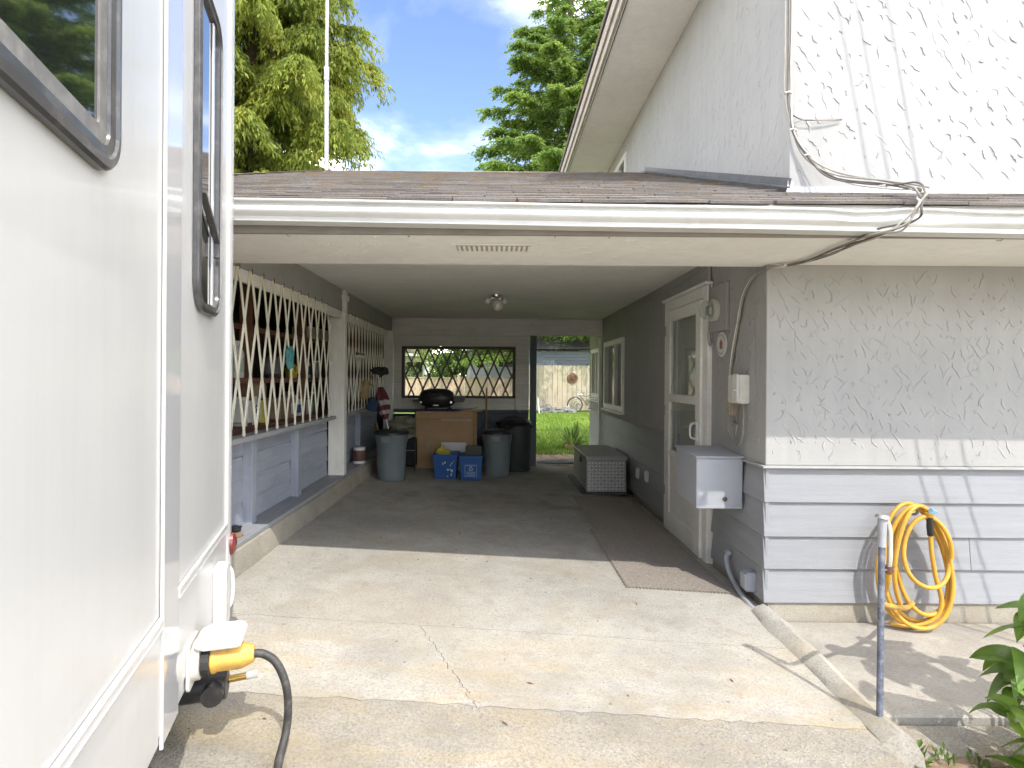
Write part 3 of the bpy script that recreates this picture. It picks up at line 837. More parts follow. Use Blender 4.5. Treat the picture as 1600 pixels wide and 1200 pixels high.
# storm door
door = MB()
x0, x1 = HX - 0.055, HX - 0.015
for a, b, c, d in ((4.49, 4.60, -0.015, 2.03), (5.30, 5.41, -0.015, 2.03), (4.60, 5.30, 1.93, 2.03), (4.60, 5.30, 1.19, 1.26), (4.60, 5.30, -0.015, 0.16), (4.60, 5.30, 0.69, 0.74)):
    door.box(x0, x1, a, b, c, d)
door = door.build('door', WPAINT, house, bevel=0.005)
MB().box(x0 + 0.012, x1 - 0.012, 4.60, 5.30, 0.16, 0.69).build('panel', WPAINT, door)
MB().add([(x0 + 0.02, 4.60, 1.26), (x0 + 0.02, 5.30, 1.26), (x0 + 0.02, 5.30, 1.93), (x0 + 0.02, 4.60, 1.93)], [(0, 3, 2, 1)]).build('pane', GLASS, door)
MB().add([(x0 + 0.02, 4.60, 0.74), (x0 + 0.02, 5.30, 0.74), (x0 + 0.02, 5.30, 1.19), (x0 + 0.02, 4.60, 1.19)], [(0, 3, 2, 1)]).build('pane', GLASS, door)
mb = MB().box(x0 - 0.012, x0, 4.535, 4.565, 0.90, 1.06)
mb.tube(smoothpath([(x0 - 0.005, 4.55, 0.92), (x0 - 0.05, 4.55, 0.935), (x0 - 0.055, 4.55, 1.0), (x0 - 0.045, 4.55, 1.04), (x0 - 0.005, 4.55, 1.045)], 5), 0.009, 8)
mb.build('handle', WPLAST, door, smooth=True)
for z in (0.35, 1.1, 1.85):
    board('hinge', STEEL, door, 0.09, 0.012, 0.02, T((x0 + 0.004, 5.415, z)) @ RY(R(90)))
fr = MB()
for a, b, c, d in ((DY0 - .05, DY0 + .045, -0.03, DZ + .06), (DY1 - .045, DY1 + .05, -0.03, DZ + .06), (DY0 + .045, DY1 - .045, DZ - .03, DZ + .06)):
    fr.box(HX - 0.035, HX + 0.06, a, b, c, d)
fr.build('door_frame', WPAINT, house, bevel=0.004)
MB().box(HX - 0.06, HX + 0.0, DY0 - .07, DY1 + .07, DZ + .062, DZ + .085).build('door_drip_cap', WPAINT, house, bevel=0.004)
idr = MB().box(HX + 0.085, HX + 0.12, DY0 + .05, DY1 - .05, -0.0, DZ - .03).build('inner_door', CURTAIN, house, bevel=0.004)
for z0, z1 in ((1.15, 1.85), (0.25, 0.95)):
    for y0, y1 in ((4.62, 4.90), (5.0, 5.28)):
        MB().box(HX + 0.078, HX + 0.0848, y0, y1, z0, z1).build('door_panel', CURTAIN, idr, bevel=0.006)
MB().lathe([(0.0, 0), (0.018, 0.0), (0.012, 0.02), (0.026, 0.04), (0.02, 0.06), (0.0, 0.065)], 12, (HX + 0.083, 4.56, 1.0), RY(-R(90))).build('knob', BRASS, idr, smooth=True)
MB().box(HX - 0.08, HX + 0.02, DY0 - .03, DY1 + .03, -0.1, -0.03).build('door_sill', C_FOUND, house, bevel=0.006)

# ------------------------------------------------------------------ carport
LX = -1.66
BY = 8.95
cp = thing('carport', (0, 6, 0), 'attached grey carport with shingled roof, white gutter and open front', 'carport')
# ceiling and soffit
MB().box(-1.72, HX - 0.002, 3.56, BY + 0.06, ZC, ZC + 0.02).build('ceiling', CEIL, cp)
sof = MB().add([(-3.4, 2.79, 2.112), (7, 2.79, 2.112), (7, 3.498, 2.105), (-3.4, 3.498, 2.105), (-3.4, 2.79, 2.13), (7, 2.79, 2.13), (7, 3.498, 2.13), (-3.4, 3.498, 2.13)], [(0, 3, 2, 1), (4, 5, 6, 7), (0, 1, 5, 4), (1, 2, 6, 5), (2, 3, 7, 6), (3, 0, 4, 7)]).build('soffit', SOFF, cp)
ridges(cp, SOFF, lambda u, v, h: (u, v, 2.112 - 0.01 * (v - 2.79) - h), -2.2, 1.2, 2.82, 3.47, 15, hgt=0.002, du=0.13, dv=0.11, up_too=0)
MB().box(-3.4, HX - 0.003, 3.50, 3.56, 2.105, ZC + 0.02).build('opening_lintel', SOFF, cp)
vt = MB().box(-0.25, 0.20, 3.01, 3.19, 2.1035, 2.1085).build('soffit_vent', SOFF, cp, bevel=0.001)
for i in range(15):
    board('vent_slat', SOFF, vt, 0.015, 0.12, 0.006, T((-0.21 + i * 0.027, 3.10, 2.1005)))
MB().box(-0.225, 0.175, 3.035, 3.165, 2.1025, 2.1034).build('vent_shade_plate', FASC, vt)  # solid brown plate, coloured for the shade between the slats
# fascia and gutter
board('fascia', M('fascia_shade_tone', (0.23, 0.21, 0.185), 0.7, 0.15, 4, 0.2, 30), cp, 10.4, 0.025, 0.15, T((1.8, 2.80, 2.175)))  # shade below the gutter is put into the board's dark base colour
gp = [(0.0, 0.11), (0.0, 0.0), (-0.080, 0.0), (-0.083, 0.003), (-0.083, 0.026), (-0.088, 0.030), (-0.104, 0.040), (-0.113, 0.052), (-0.114, 0.062), (-0.108, 0.074), (-0.099, 0.088), (-0.099, 0.099), (-0.122, 0.101), (-0.124, 0.108), (-0.119, 0.113), (-0.108, 0.112), (-0.094, 0.10), (-0.092, 0.08), (-0.075, 0.006), (-0.006, 0.005), (-0.006, 0.11)]
mb = MB(); nx = 84; n = len(gp); vs = []
for i in range(nx + 1):
    x = -3.4 + 10.4 * i / nx
    zb = 2.139 - 0.0105 * (x - (-1.26)) if x > -1.26 else 2.139
    dent = math.exp(-((x - 1.98) / 0.16) ** 2)
    dent2 = math.exp(-((x - 1.72) / 0.10) ** 2) + 0.5 * math.exp(-((x - 2.35) / 0.05) ** 2)
    for u, v in gp:
        vv = v
        if u < -0.07 and v > 0.05:
            vv = v + 0.016 * dent - 0.014 * dent2
        uu = u + (0.014 * dent * (1 if v > 0.03 else 0) if u < -0.07 else 0) + (0.002 * mnoise.noise(Vector((x * 2, v * 9, 0))) if u < -0.05 else 0)
        vs.append((x, 2.785 + uu, zb + vv * 0.86 + 0.0025 * mnoise.noise(Vector((x * 1.3, 0, 4)))))
fs = [(i * n + j, i * n + (j + 1) % n, (i + 1) * n + (j + 1) % n, (i + 1) * n + j) for i in range(nx) for j in range(n)]
mb.add(vs, fs)
mb.build('gutter', GUTT, cp, smooth=True)
MB().prism([(2.70, -0.005), (2.705, -0.005), (2.712, -0.085), (2.707, -0.085)], -3.4, 7, lambda u, v, t: (t, u, roofz(2.7) + v)).build('drip_edge', GUTT, cp)
for x in (-0.9, 0.92, 2.9):
    zb = 2.139 - 0.0105 * (x + 1.26)
    vs = [(x + dx, 2.785 + u * 1.012 - 0.001, zb + v * 0.86) for dx in (-0.03, 0.03) for u, v in gp[2:14]]
    MB().add(vs, [(j, j + 1, 12 + j + 1, 12 + j) for j in range(11)]).build('gutter_joint', GUTT, cp, smooth=True)
# dark stain nails on soffit edge -> small hooks
for x in (-1.05, -0.45, 0.28, 0.55, 1.75, 2.5):
    mb = MB().tube([(x, 2.80, 2.115), (x + 0.003, 2.83, 2.098), (x + 0.006, 2.86, 2.105)], 0.0025, 5).build('gutter_spike', FASC, cp)
# roof deck
RL = (-2.1, 6.9); RE = (-3.3, 2.68)
mb = MB()
zt = lambda y: roofz(y) - 0.012
mb.add([(RE[0], 2.70, zt(2.7)), (UX + 0.1, 2.70, zt(2.7)), (UX + 0.1, 6.9, zt(6.9)), (RL[0], 6.9, zt(6.9)),
        (RE[0], 11.1, zt(2.7)), (UX + 0.1, 11.1, zt(2.7)), (7, 2.70, zt(2.7)), (7, HY, zt(HY)), (UX + 0.1, HY, zt(HY))],
       [(0, 1, 8, 2, 3), (1, 6, 7, 8), (3, 2, 5, 4), (0, 3, 4)])
mb.build('roof_deck', SHIN, cp)
# shingle tabs
row_h = 0.135; rows_n = int(math.hypot(6.9 - 2.69, roofz(6.9) - roofz(2.69)) / row_h)
ang = math.atan(0.392); cs, sn = math.cos(ang), math.sin(ang)
rnd = random.Random(5)
rest = MB(); count = 0
tabs = []
for r in range(rows_n):
    y = 2.665 + r * row_h * cs
    x = RE[0] + (0.15 if r % 2 else 0) - 0.1
    while x < 6.6:
        w = 0.30
        yc = y + row_h * cs * 0.5
        s = (yc - RE[1]) / (RL[1] - RE[1]); xl = RE[0] + (RL[0] - RE[0]) * s
        ok = x - w / 2 > xl and (x + w / 2 < UX - 0.02 or yc < HY - 0.06)
        if ok:
            tabs.append((r, x + rnd.uniform(-0.006, 0.006), y, rnd.uniform(-0.004, 0.004)))
        x += w + 0.003
for r, x, y, jit in tabs:
    yc = y + (row_h + 0.035) * cs * 0.5
    m_ = T((x, yc, roofz(yc) + 0.003 + 0.006 * rnd.random())) @ RX(ang - 0.055) @ RZ(jit)
    vis = -1.9 < x < 3.6
    if count < 290 and r < 14 and vis:
        board('shingle', SHIN, cp, 0.297, row_h + 0.03, 0.016, m_, 0.0015); count += 1
    else:
        rest.box(-0.1485, 0.1485, -(row_h + 0.03) / 2, (row_h + 0.03) / 2, -0.008, 0.008, m_)
stuff(rest.build('shingles', SHIN, cp))
for i in range(13):
    x = RL[0] + 0.15 + i * 0.3
    mb = MB()
    mb.add([(x - 0.15, 6.76, roofz(6.76) + 0.016), (x + 0.15, 6.76, roofz(6.76) + 0.012), (x + 0.15, 6.9, roofz(6.9) + 0.018), (x - 0.15, 6.9, roofz(6.9) + 0.022), (x + 0.15, 7.04, roofz(6.76) + 0.012), (x - 0.15, 7.04, roofz(6.76) + 0.016)], [(0, 1, 2, 3), (3, 2, 4, 5)])
    mb.build('ridge_cap', SHIN, cp)
for i in range(13):
    t0 = i / 13.0; t1 = (i + 1.15) / 13.0
    def hp(t, off): 
        p = Vector((RL[0] + (RE[0] - RL[0]) * t, 6.9 + (2.7 - 6.9) * t, 0)); p.z = roofz(p.y) + 0.02
        return p + Vector((off, 0, -0.25 * abs(off) if off < 0 else 0.0))
    MB().add([hp(t0, -.12), hp(t0, 0), hp(t0, .13), hp(t1, .13) + Vector((0, 0, .008)), hp(t1, 0) + Vector((0, 0, .01)), hp(t1, -.12) + Vector((0, 0, .008))], [(0, 1, 4, 5), (1, 2, 3, 4)]).build('hip_cap', SHIN, cp)
# left wall: header, post, sill, ledge, curb, boards, studs
MB().box(LX - 0.12, LX, 3.56, BY, 2.10, ZC).build('header_beam', STUC_IN, cp)
ridges(cp, STUC_IN, lambda u, v, h: (LX + h, u, v), 3.6, BY, 2.11, 2.32, 16, hgt=0.003, du=0.07, dv=0.08)
board('nailer_strip', WPAINT, cp, BY - 3.58, 0.022, 0.085, T((LX - 0.013, (BY + 3.58) / 2, 2.055)) @ RZ(R(90)))
board('post', WPAINT, cp, 1.74, 0.10, 0.17, T((LX - 0.052, 6.11, 0.346 + 0.87)) @ RY(R(90)) , 0.004)
board('post', WPAINT, cp, 0.235, 0.08, 0.075, T((LX + 0.0, 6.11, 2.2085)) @ RY(R(90)), 0.004)
MB().box(LX - 0.03, LX + 0.05, 6.045, 6.175, 2.21, 2.275).build('post_bracket', WPAINT, cp, bevel=0.008)
board('post', WPAINT, cp, 1.75, 0.10, 0.14, T((LX + 0.015, 8.62, 0.346 + 0.875)) @ RY(R(90)), 0.004)
board('sill', GREYWOOD, cp, 2.45, 0.11, 0.035, T((LX - 0.025, 4.55, 0.985)) @ RZ(R(90)))
board('sill', GREYWOOD, cp, 2.10, 0.11, 0.035, T((LX - 0.025, 7.25, 0.985)) @ RZ(R(90)))
board('ledge', GREYWOOD, cp, 5.50, 0.30, 0.03, T((LX - 0.115, 3.42 + 2.76, 0.33)) @ RZ(R(90)))
mb = MB(); vs = []; prof = [(0.0, None), (0.012, 0.20), (0.0, 0.312), (-0.35, 0.312)]
ny = 46
for i in range(ny + 1):
    y = 2.75 + (BY - 2.75) * i / ny
    nz = lambda a: 0.012 * mnoise.noise(Vector((y * 2.3, a, 0)))
    xb = LX + 0.05
    pr = [(xb + 0.02 + nz(1), fz(xb, y) - 0.1), (xb + 0.018 + nz(1), fz(xb, y)), (xb + 0.006 + nz(3) * 0.7, 0.25), (xb - 0.004 + nz(4) * 0.5, 0.305), (xb - 0.02, 0.3145), (xb - 0.5, 0.3145), (xb - 0.5, -0.1)]
    vs += [(u, y, v) for u, v in pr]
n = 7
fs = [(i * n + j, i * n + (j + 1) % n, (i + 1) * n + (j + 1) % n, (i + 1) * n + j) for i in range(ny) for j in range(n)] + [tuple(range(n)), tuple(ny * n + n - 1 - j for j in range(n))]
mb.add(vs, fs)
mb.build('curb', C_FOUND, cp, smooth=True)
for (a, b) in ((3.3, 4.05), (4.13, 4.99), (5.07, 6.06), (6.18, 7.25), (7.33, 8.56)):
    rr = random.Random(int(a * 10))
    cuts = [0.345, 0.50, 0.665, 0.83, 0.975]
    for i in range(4):
        z0, z1 = cuts[i], cuts[i + 1]
        board('wall_board', SIDE_LEFT, cp, b - a, 0.014, z1 - z0 - 0.004, T((LX - 0.155 + rr.uniform(-.004, .004), (a + b) / 2, (z0 + z1) / 2)) @ RZ(R(90)) @ RY(rr.uniform(-.006, .006)) @ RX(-R(3.5)), 0.002)
for y in (4.09, 5.03, 7.29):
    board('stud', SIDE_LEFT, cp, 0.63, 0.085, 0.07, T((LX - 0.115, y, 0.655)) @ RY(R(90)), 0.003)
# dark backing behind the boards
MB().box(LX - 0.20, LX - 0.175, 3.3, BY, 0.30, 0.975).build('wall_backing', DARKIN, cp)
# folding lattice gates
_gate = 0
def gate(y0, y1, sp, seed):
    root = MB().beam((LX - 0.05, y0, 2.093), (LX - 0.05, y1, 2.093), 0.02, 0.012).build('folding_gate', CREAM, cp)
    zb, zt_ = 1.004, 2.098
    L = 1.5 * sp
    rr = random.Random(seed)
    n = int((y1 - y0) / sp) + 3
    pins = []
    for d, xo in ((1, 0.004), (-1, -0.004)):
        for i in range(-3, n + 3):
            yt = y0 + 0.08 + i * sp; yb = yt + d * L
            a = Vector((0, yt, zt_)); b = Vector((0, yb, zb))
            # clip to the bay
            lo, hi = 0.0, 1.0
            for lim, s in ((y0, 1), (y1, -1)):
                da = (a.y - lim) * s; db = (b.y - lim) * s
                if da < 0 and db < 0:
                    lo, hi = 1, 0; break
                if da < 0: lo = max(lo, da / (da - db))
                if db < 0: hi = min(hi, da / (da - db))
            if hi - lo < 0.12:
                continue
            p = a.lerp(b, lo); q = a.lerp(b, hi)
            xx = LX + 0.008 + xo
            m_, ln = slat_matrix((xx, p.y, p.z), (xx, q.y + rr.uniform(-.004, .004), q.z), (1, 0, 0))
            board('slat', CREAM, root, round(ln, 2), 0.026, 0.007, m_, 0.0015)
            if d == 1 and lo == 0:
                pins.append(yt)
    for y in pins:
        board('gate_hook', RUST, root, 0.04, 0.006, 0.006, T((LX + 0.017, y, 2.098)) @ RY(R(90)), 0.001)
gate(3.35, 5.64, 0.188, 1)
gate(6.18, 8.27, 0.150, 2)
# storage room shell behind the gates
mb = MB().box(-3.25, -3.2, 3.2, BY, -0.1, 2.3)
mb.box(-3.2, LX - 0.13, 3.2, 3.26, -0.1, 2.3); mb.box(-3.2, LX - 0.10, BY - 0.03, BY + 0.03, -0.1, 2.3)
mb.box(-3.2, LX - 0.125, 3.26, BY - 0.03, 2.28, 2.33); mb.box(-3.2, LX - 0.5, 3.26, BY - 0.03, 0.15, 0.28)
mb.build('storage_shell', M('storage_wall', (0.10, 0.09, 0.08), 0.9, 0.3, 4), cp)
# back wall: boards, window frame, lower boards, door post
zrow = [(2.065, 2.33)]
board('back_board', GREYBOARD, cp, HX - LX - 0.004, 0.03, 0.262, T(((HX + LX) / 2, BY + 0.02, 2.198)))
bw0, bw1, bz0, bz1 = -1.50, 0.285, 1.075, 1.885
for a, b, z0, z1 in ((LX, 0.50, 1.925, 2.062), (LX, bw0, 1.62, 1.921), (LX, bw0, 1.30, 1.616), (LX, bw0, 0.90, 1.296), (bw1, 0.50, 1.62, 1.921), (bw1, 0.50, 1.30, 1.616), (bw1, 0.50, 0.90, 1.296), (bw0 + 0.002, bw1 - 0.002, 0.90, 1.07), (bw0 + 0.002, bw1 - 0.002, 1.888, 1.921)):
    board('back_board', GREYBOARD, cp, b - a - 0.003, 0.024, z1 - z0 - 0.002, T(((a + b) / 2, BY + 0.022, (z0 + z1) / 2)))
wf = MB()
for a, b, z0, z1 in ((bw0, bw0 + .045, bz0, bz1), (bw1 - .045, bw1, bz0, bz1), (bw0 + .045, bw1 - .045, bz1 - .045, bz1), (bw0 + .045, bw1 - .045, bz0, bz0 + .035)):
    wf.box(a, b, BY - 0.03, BY + 0.06, z0, z1)
wf = wf.build('window_opening_frame', BROWN, cp, bevel=0.003)
sp = 0.186; hgt_ = bz1 - bz0 - 0.08; L = 1.75 * sp
for d in (1, -1):
    for i in range(-4, 15):
        xt = bw0 + 0.05 + i * sp; xb = xt + d * L
        a = Vector((xt, 0, bz1 - 0.04)); b = Vector((xb, 0, bz0 + 0.03)); lo, hi = 0.0, 1.0
        for lim, s in ((bw0 + 0.04, 1), (bw1 - 0.04, -1)):
            da = (a.x - lim) * s; db = (b.x - lim) * s
            if da < 0 and db < 0:
                lo, hi = 1, 0; break
            if da < 0: lo = max(lo, da / (da - db))
            if db < 0: hi = min(hi, da / (da - db))
        if hi - lo < 0.06: continue
        p = a.lerp(b, lo); q = a.lerp(b, hi); yy = BY + 0.035 + d * 0.004
        m_, ln = slat_matrix((p.x, yy, p.z), (q.x, yy, q.z), (0, 1, 0))
        board('window_slat', M('brown_slat', (0.13, 0.105, 0.08), 0.6, 0.1, 6, rand=0.08), wf, round(ln, 2), 0.026, 0.006, m_, 0.001)
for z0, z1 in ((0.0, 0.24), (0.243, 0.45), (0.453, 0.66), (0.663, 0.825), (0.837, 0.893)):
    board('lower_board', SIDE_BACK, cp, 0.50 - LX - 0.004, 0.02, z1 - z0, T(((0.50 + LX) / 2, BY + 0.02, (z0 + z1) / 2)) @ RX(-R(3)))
MB().box(LX - 0.3, 0.50, BY + 0.036, BY + 0.05, 1.90, ZC).box(LX - 0.3, bw0 + 0.02, BY + 0.036, BY + 0.05, 0.897, 1.90).box(bw1 - 0.02, 0.50, BY + 0.036, BY + 0.05, 0.897, 1.90).box(bw0 + 0.02, bw1 - 0.02, BY + 0.036, BY + 0.05, 0.897, 1.085).build('back_sheathing', GREYBOARD, cp)
MB().box(LX - 0.3, 0.50, BY + 0.045, BY + 0.06, -0.05, 0.822).box(-1.1, 0.50, BY + 0.045, BY + 0.06, 0.822, 0.893).box(LX - 0.3, -0.45, BY + 0.045, BY + 0.06, 0.838, 0.90).build('lower_sheathing', SIDE_BACK, cp)
board('door_post', SIDE_BACK, cp, 2.06, 0.10, 0.10, T((0.565, BY + 0.01, 1.03)) @ RY(R(90)))
board('door_jamb', WPAINT, cp, 1.98, 0.03, 0.05, T((HX - 0.03, BY + 0.02, 1.05)) @ RY(R(90)))

# ceiling lamp
lamp = thing('ceiling_lamp', (-0.02, 6.4, ZC), 'small ceiling light with a glass globe and two white side bulbs', 'lamp')
MB().lathe([(0.0, 0), (0.065, 0), (0.06, -0.02), (0.03, -0.035), (0, -0.036)], 20, (-0.02, 6.4, ZC - 0.001)).build('canopy', CHROME, lamp, smooth=True)
for s in (-1, 1):
    mb = MB().tube(smoothpath([(-0.02, 6.4, ZC - 0.03), (-0.02 + s * 0.05, 6.39, ZC - 0.045), (-0.02 + s * 0.075, 6.385, ZC - 0.06)], 4), 0.014, 8)
    mb.build('bulb_holder', CHROME, lamp, smooth=True)
    MB().ball((-0.02 + s * 0.095, 6.38, ZC - 0.075), 0.03, n=14, m=9).build('bulb', WPLAST, lamp, smooth=True)
MB().lathe([(0, 0), (0.02, 0), (0.024, -0.03), (0, -0.03)], 12, (-0.0, 6.38, ZC - 0.035)).build('globe_holder', CHROME, lamp, smooth=True)
MB().ball((0.0, 6.37, ZC - 0.125), 0.062, n=18, m=12).build('globe', M('frosted_globe', (0.62, 0.60, 0.55), 0.15, 0.06, 20, coat=0.5), lamp, smooth=True)

# ------------------------------------------------------------------ trailer (near left)
RO = Vector((-0.956, 1.71, 0)); rd = Vector((-0.274, 0.962, 0)).normalized()
ry_ = Vector((0, 0, 1)).cross(rd)
MR = Matrix((rd, ry_, Vector((0, 0, 1)))).transposed().to_4x4(); MR.translation = RO
UE = 0.872
rv = thing('travel_trailer', RO, 'glossy white travel trailer with dark framed windows parked at the left', 'trailer')
MB().box(-5.2, UE - 0.012, 0.002, 2.4, 0.38, 3.15).build('body', RVW, rv, bevel=0.02, seg=2, xf=MR)
MB().box(-0.165, 0.0, -0.004, 0.0, 0.385, 3.1).build('side_strip', RVSTRIP, rv, bevel=0.0015, xf=MR)
MB().prism([(0, 0), (-0.008, 0.001), (-0.009, 0.006), (-0.008, 0.011), (0, 0.012)], 0.385, 3.1, lambda u, v, t: Vector((-0.178 + v, u, t))).build('seam_trim', RVTRIM, rv, smooth=True, xf=MR)
cm = MB().prism([(0.004, -0.085), (-0.006, -0.083), (-0.011, -0.06), (-0.011, -0.018), (-0.008, -0.006), (0.0, 0.004), (0.03, 0.008), (0.03, -0.02)], 0.40, 3.15, lambda u, v, t: Vector((UE + v, u, t)))
cm.build('corner_trim', RVTRIM, rv, smooth=True, xf=MR)
for a, b, zo in ((-5.2, -0.18, 0.728), (0.0, UE - 0.085, 0.748)):
    MB().prism([(0.0, -0.018), (-0.007, -0.018), (-0.010, -0.012), (-0.006, -0.004), (-0.006, 0.004), (-0.010, 0.012), (-0.007, 0.018), (0, 0.018)], a, b, lambda u, v, t: Vector((t, u, zo + v))).build('belt_trim', RVTRIM, rv, smooth=True, xf=MR)
    MB().box(a, b, -0.0022, 0.001, zo - 0.30, zo - 0.022).build('lower_panel', RVW, rv, xf=MR)
def rounded(u0, u1, z0, z1, r, k=6):
    pts = []
    for cx, cz, a0 in ((u1 - r, z1 - r, 0), (u0 + r, z1 - r, 90), (u0 + r, z0 + r, 180), (u1 - r, z0 + r, 270)):
        for i in range(k + 1):
            a = R(a0 + 90 * i / k)
            pts.append((cx + r * math.cos(a), cz + r * math.sin(a)))
    return pts
def rv_window(u0, u1, z0, z1, r, w, inner):
    """frame rings from an outward profile"""
    prof = [(0.0, 0.0), (0.0, 0.014), (0.006, 0.021), (w * 0.45, 0.023), (w * 0.5, 0.017), (w * 0.95, 0.015), (w, 0.003)]
    vs = []; n = None
    for off, hh in prof:
        ring = rounded(u0 + off, u1 - off, z0 + off, z1 - off, max(r - off, 0.01))
        n = len(ring)
        vs += [Vector((u, -hh, z)) for u, z in ring]
    fs = [(i * n + j, i * n + (j + 1) % n, (i + 1) * n + (j + 1) % n, (i + 1) * n + j) for i in range(len(prof) - 1) for j in range(n)]
    f = MB().add(vs, fs).build('window_frame', DKFRAME, rv, smooth=True, xf=MR)
    ring = rounded(u0 + w, u1 - w, z0 + w, z1 - w, max(r - w, 0.012))
    MB().add([Vector((u, -0.0045, z)) for u, z in ring], [tuple(range(len(ring)))]).build('pane', DKGLASS, f, xf=MR)
    if inner:
        # inner grey sash edge
        a = w; vs = []
        for off, hh in ((w, 0.0046), (w, 0.009), (w + inner, 0.009), (w + inner, 0.0046)):
            ring = rounded(u0 + off, u1 - off, z0 + off, z1 - off, max(r - off, 0.012))
            vs += [Vector((u, -hh, z)) for u, z in ring]
        n = len(ring)
        fs = [(i * n + j, i * n + (j + 1) % n, (i + 1) * n + (j + 1) % n, (i + 1) * n + j) for i in range(3) for j in range(n)]
        MB().add(vs, fs).build('sash', M('worn_grey_sash', (0.16, 0.155, 0.15), 0.35, 0.15, 20, dirt=(0.4, 0.38, 0.35), dirt_amt=0.5, dirt_scale=16), f, smooth=True, xf=MR)
    return f
w1 = rv_window(-1.75, -0.55, 1.80, 2.62, 0.085, 0.05, 0.035)
w2 = rv_window(0.16, 0.535, 1.62, 2.75, 0.10, 0.035, 0.0)
mb = MB().beam((0.20, -0.02, 2.02), (0.44, -0.02, 1.90), 0.02, 0.022, (0, 1, 0))
mb.beam((0.44, -0.018, 1.90), (0.44, -0.018, 1.84), 0.02, 0.02, (0, 1, 0))
mb.build('latch', DKFRAME, w2, bevel=0.003, xf=MR)
MB().box(0.40, 0.425, -0.012, -0.005, 1.66, 2.70).build('divider', RVTRIM, w2, bevel=0.002, xf=MR)
for i in range(26):
    MB().lathe([(0.004, 0), (0.004, 0.0015), (0, 0.002)], 8, (0, 0, 0), T((UE - 0.045, -0.0105, 0.5 + i * 0.1)) @ RX(R(90))).build('screw', STEEL, rv, xf=MR)
# underbody, red marker, white bracket
MB().box(-5.1, UE - 0.08, 0.06, 2.3, 0.28, 0.385).build('chassis', BLACKPL, rv, xf=MR)
MB().lathe([(0, 0), (0.038, 0), (0.036, 0.012), (0.024, 0.022), (0, 0.026)], 18, (0, 0, 0), T((UE - 0.03, -0.011, 0.655)) @ RX(R(90)) @ Matrix.Diagonal((1, 1.35, 1, 1))).build('red_marker', REDREF, rv, smooth=True, xf=MR)
mb = MB().prism(rounded(0.50, 0.60, 0.415, 0.66, 0.03), 0.0, 0.05, lambda u, v, t: Vector((u, -t, v)))
br = mb.build('white_hatch', RVTRIM, rv, bevel=0.006, seg=2, xf=MR)
MB().tube([Vector(p) for p in smoothpath([(0.63, -0.01, 0.63), (0.64, -0.045, 0.60), (0.64, -0.05, 0.50), (0.63, -0.035, 0.45), (0.62, -0.008, 0.43)], 5)], 0.009, 8).build('grab_handle', RVTRIM, rv, smooth=True, xf=MR)
for uw_ in (-3.3, -2.4):
    wh = MB().lathe([(0.2, -0.11), (0.33, -0.1), (0.35, -0.06), (0.35, 0.06), (0.33, 0.1), (0.2, 0.11)], 28, (0, 0, 0), T((uw_, 0.35, 0.46)) @ RX(R(90))).build('wheel', RUBBER, rv, smooth=True, xf=MR)
    MB().lathe([(0, 0.08), (0.2, 0.1), (0.2, -0.1), (0, -0.08)], 20, (0, 0, 0), T((uw_, 0.35, 0.46)) @ RX(R(90))).build('rim', STEEL, wh, smooth=True, xf=MR)
jk = MB().box(0.4, 0.5, 0.3, 0.4, 0.0, 0.3); jk.box(0.3, 0.6, 0.2, 0.5, 0.17, 0.2)
jk.build('stabiliser_jack', STEEL, rv, xf=MR)
dp = MB().tube([(0.24, 0.05, 0.335), (0.24, -0.10, 0.335)], 0.048, 18)
dp.build('drain_pipe', BLACKPL, rv, smooth=True, bevel=0.004, xf=MR)
MB().tube([(0.24, -0.06, 0.335), (0.16, -0.065, 0.335)], 0.034, 16).build('drain_cap', BLACKPL, rv, smooth=True, xf=MR)
MB().tube([(0.27, -0.10, 0.335), (0.275, -0.155, 0.337)], 0.012, 10).build('drain_valve', BRASS, rv, smooth=True, xf=MR)
MB().tube([(0.275, -0.155, 0.337), (0.28, -0.19, 0.338)], 0.014, 10).build('valve_cap', WPLAST, rv, smooth=True, xf=MR)
# power inlet on the trailer
iu, iz = 0.16, 0.465
inl = MB().prism(rounded(iu - 0.07, iu + 0.07, iz - 0.075, iz + 0.075, 0.02), 0.002, 0.012, lambda u, v, t: Vector((u, -t, v))).build('power_inlet', OFFPL, rv, bevel=0.002, xf=MR)
MB().lathe([(0.0, 0.012), (0.062, 0.012), (0.060, 0.034), (0.054, 0.036), (0, 0.036)], 26, (0, 0, 0), T((iu, 0, iz)) @ RX(R(90))).build('inlet_ring', OFFPL, inl, smooth=True, xf=MR)
mb = MB().prism([(-0.02, 0.062), (-0.02, 0.078), (-0.06, 0.094), (-0.155, 0.094), (-0.165, 0.085), (-0.165, 0.060), (-0.155, 0.050), (-0.05, 0.050)], iu - 0.062, iu + 0.062, lambda u, v, t: Vector((t, u, iz + v)))
lid = mb.build('inlet_lid', WPLAST, inl, bevel=0.006, seg=2, xf=MR)
MB().prism(rounded(-0.11, -0.065, iu - 0.05, iu + 0.02, 0.02), 0.0938, 0.0955, lambda u, v, t: Vector((v, u, iz + t))).build('lid_label', M('worn_label', (0.42, 0.42, 0.41), 0.4, 0.25, 60), lid, xf=MR)
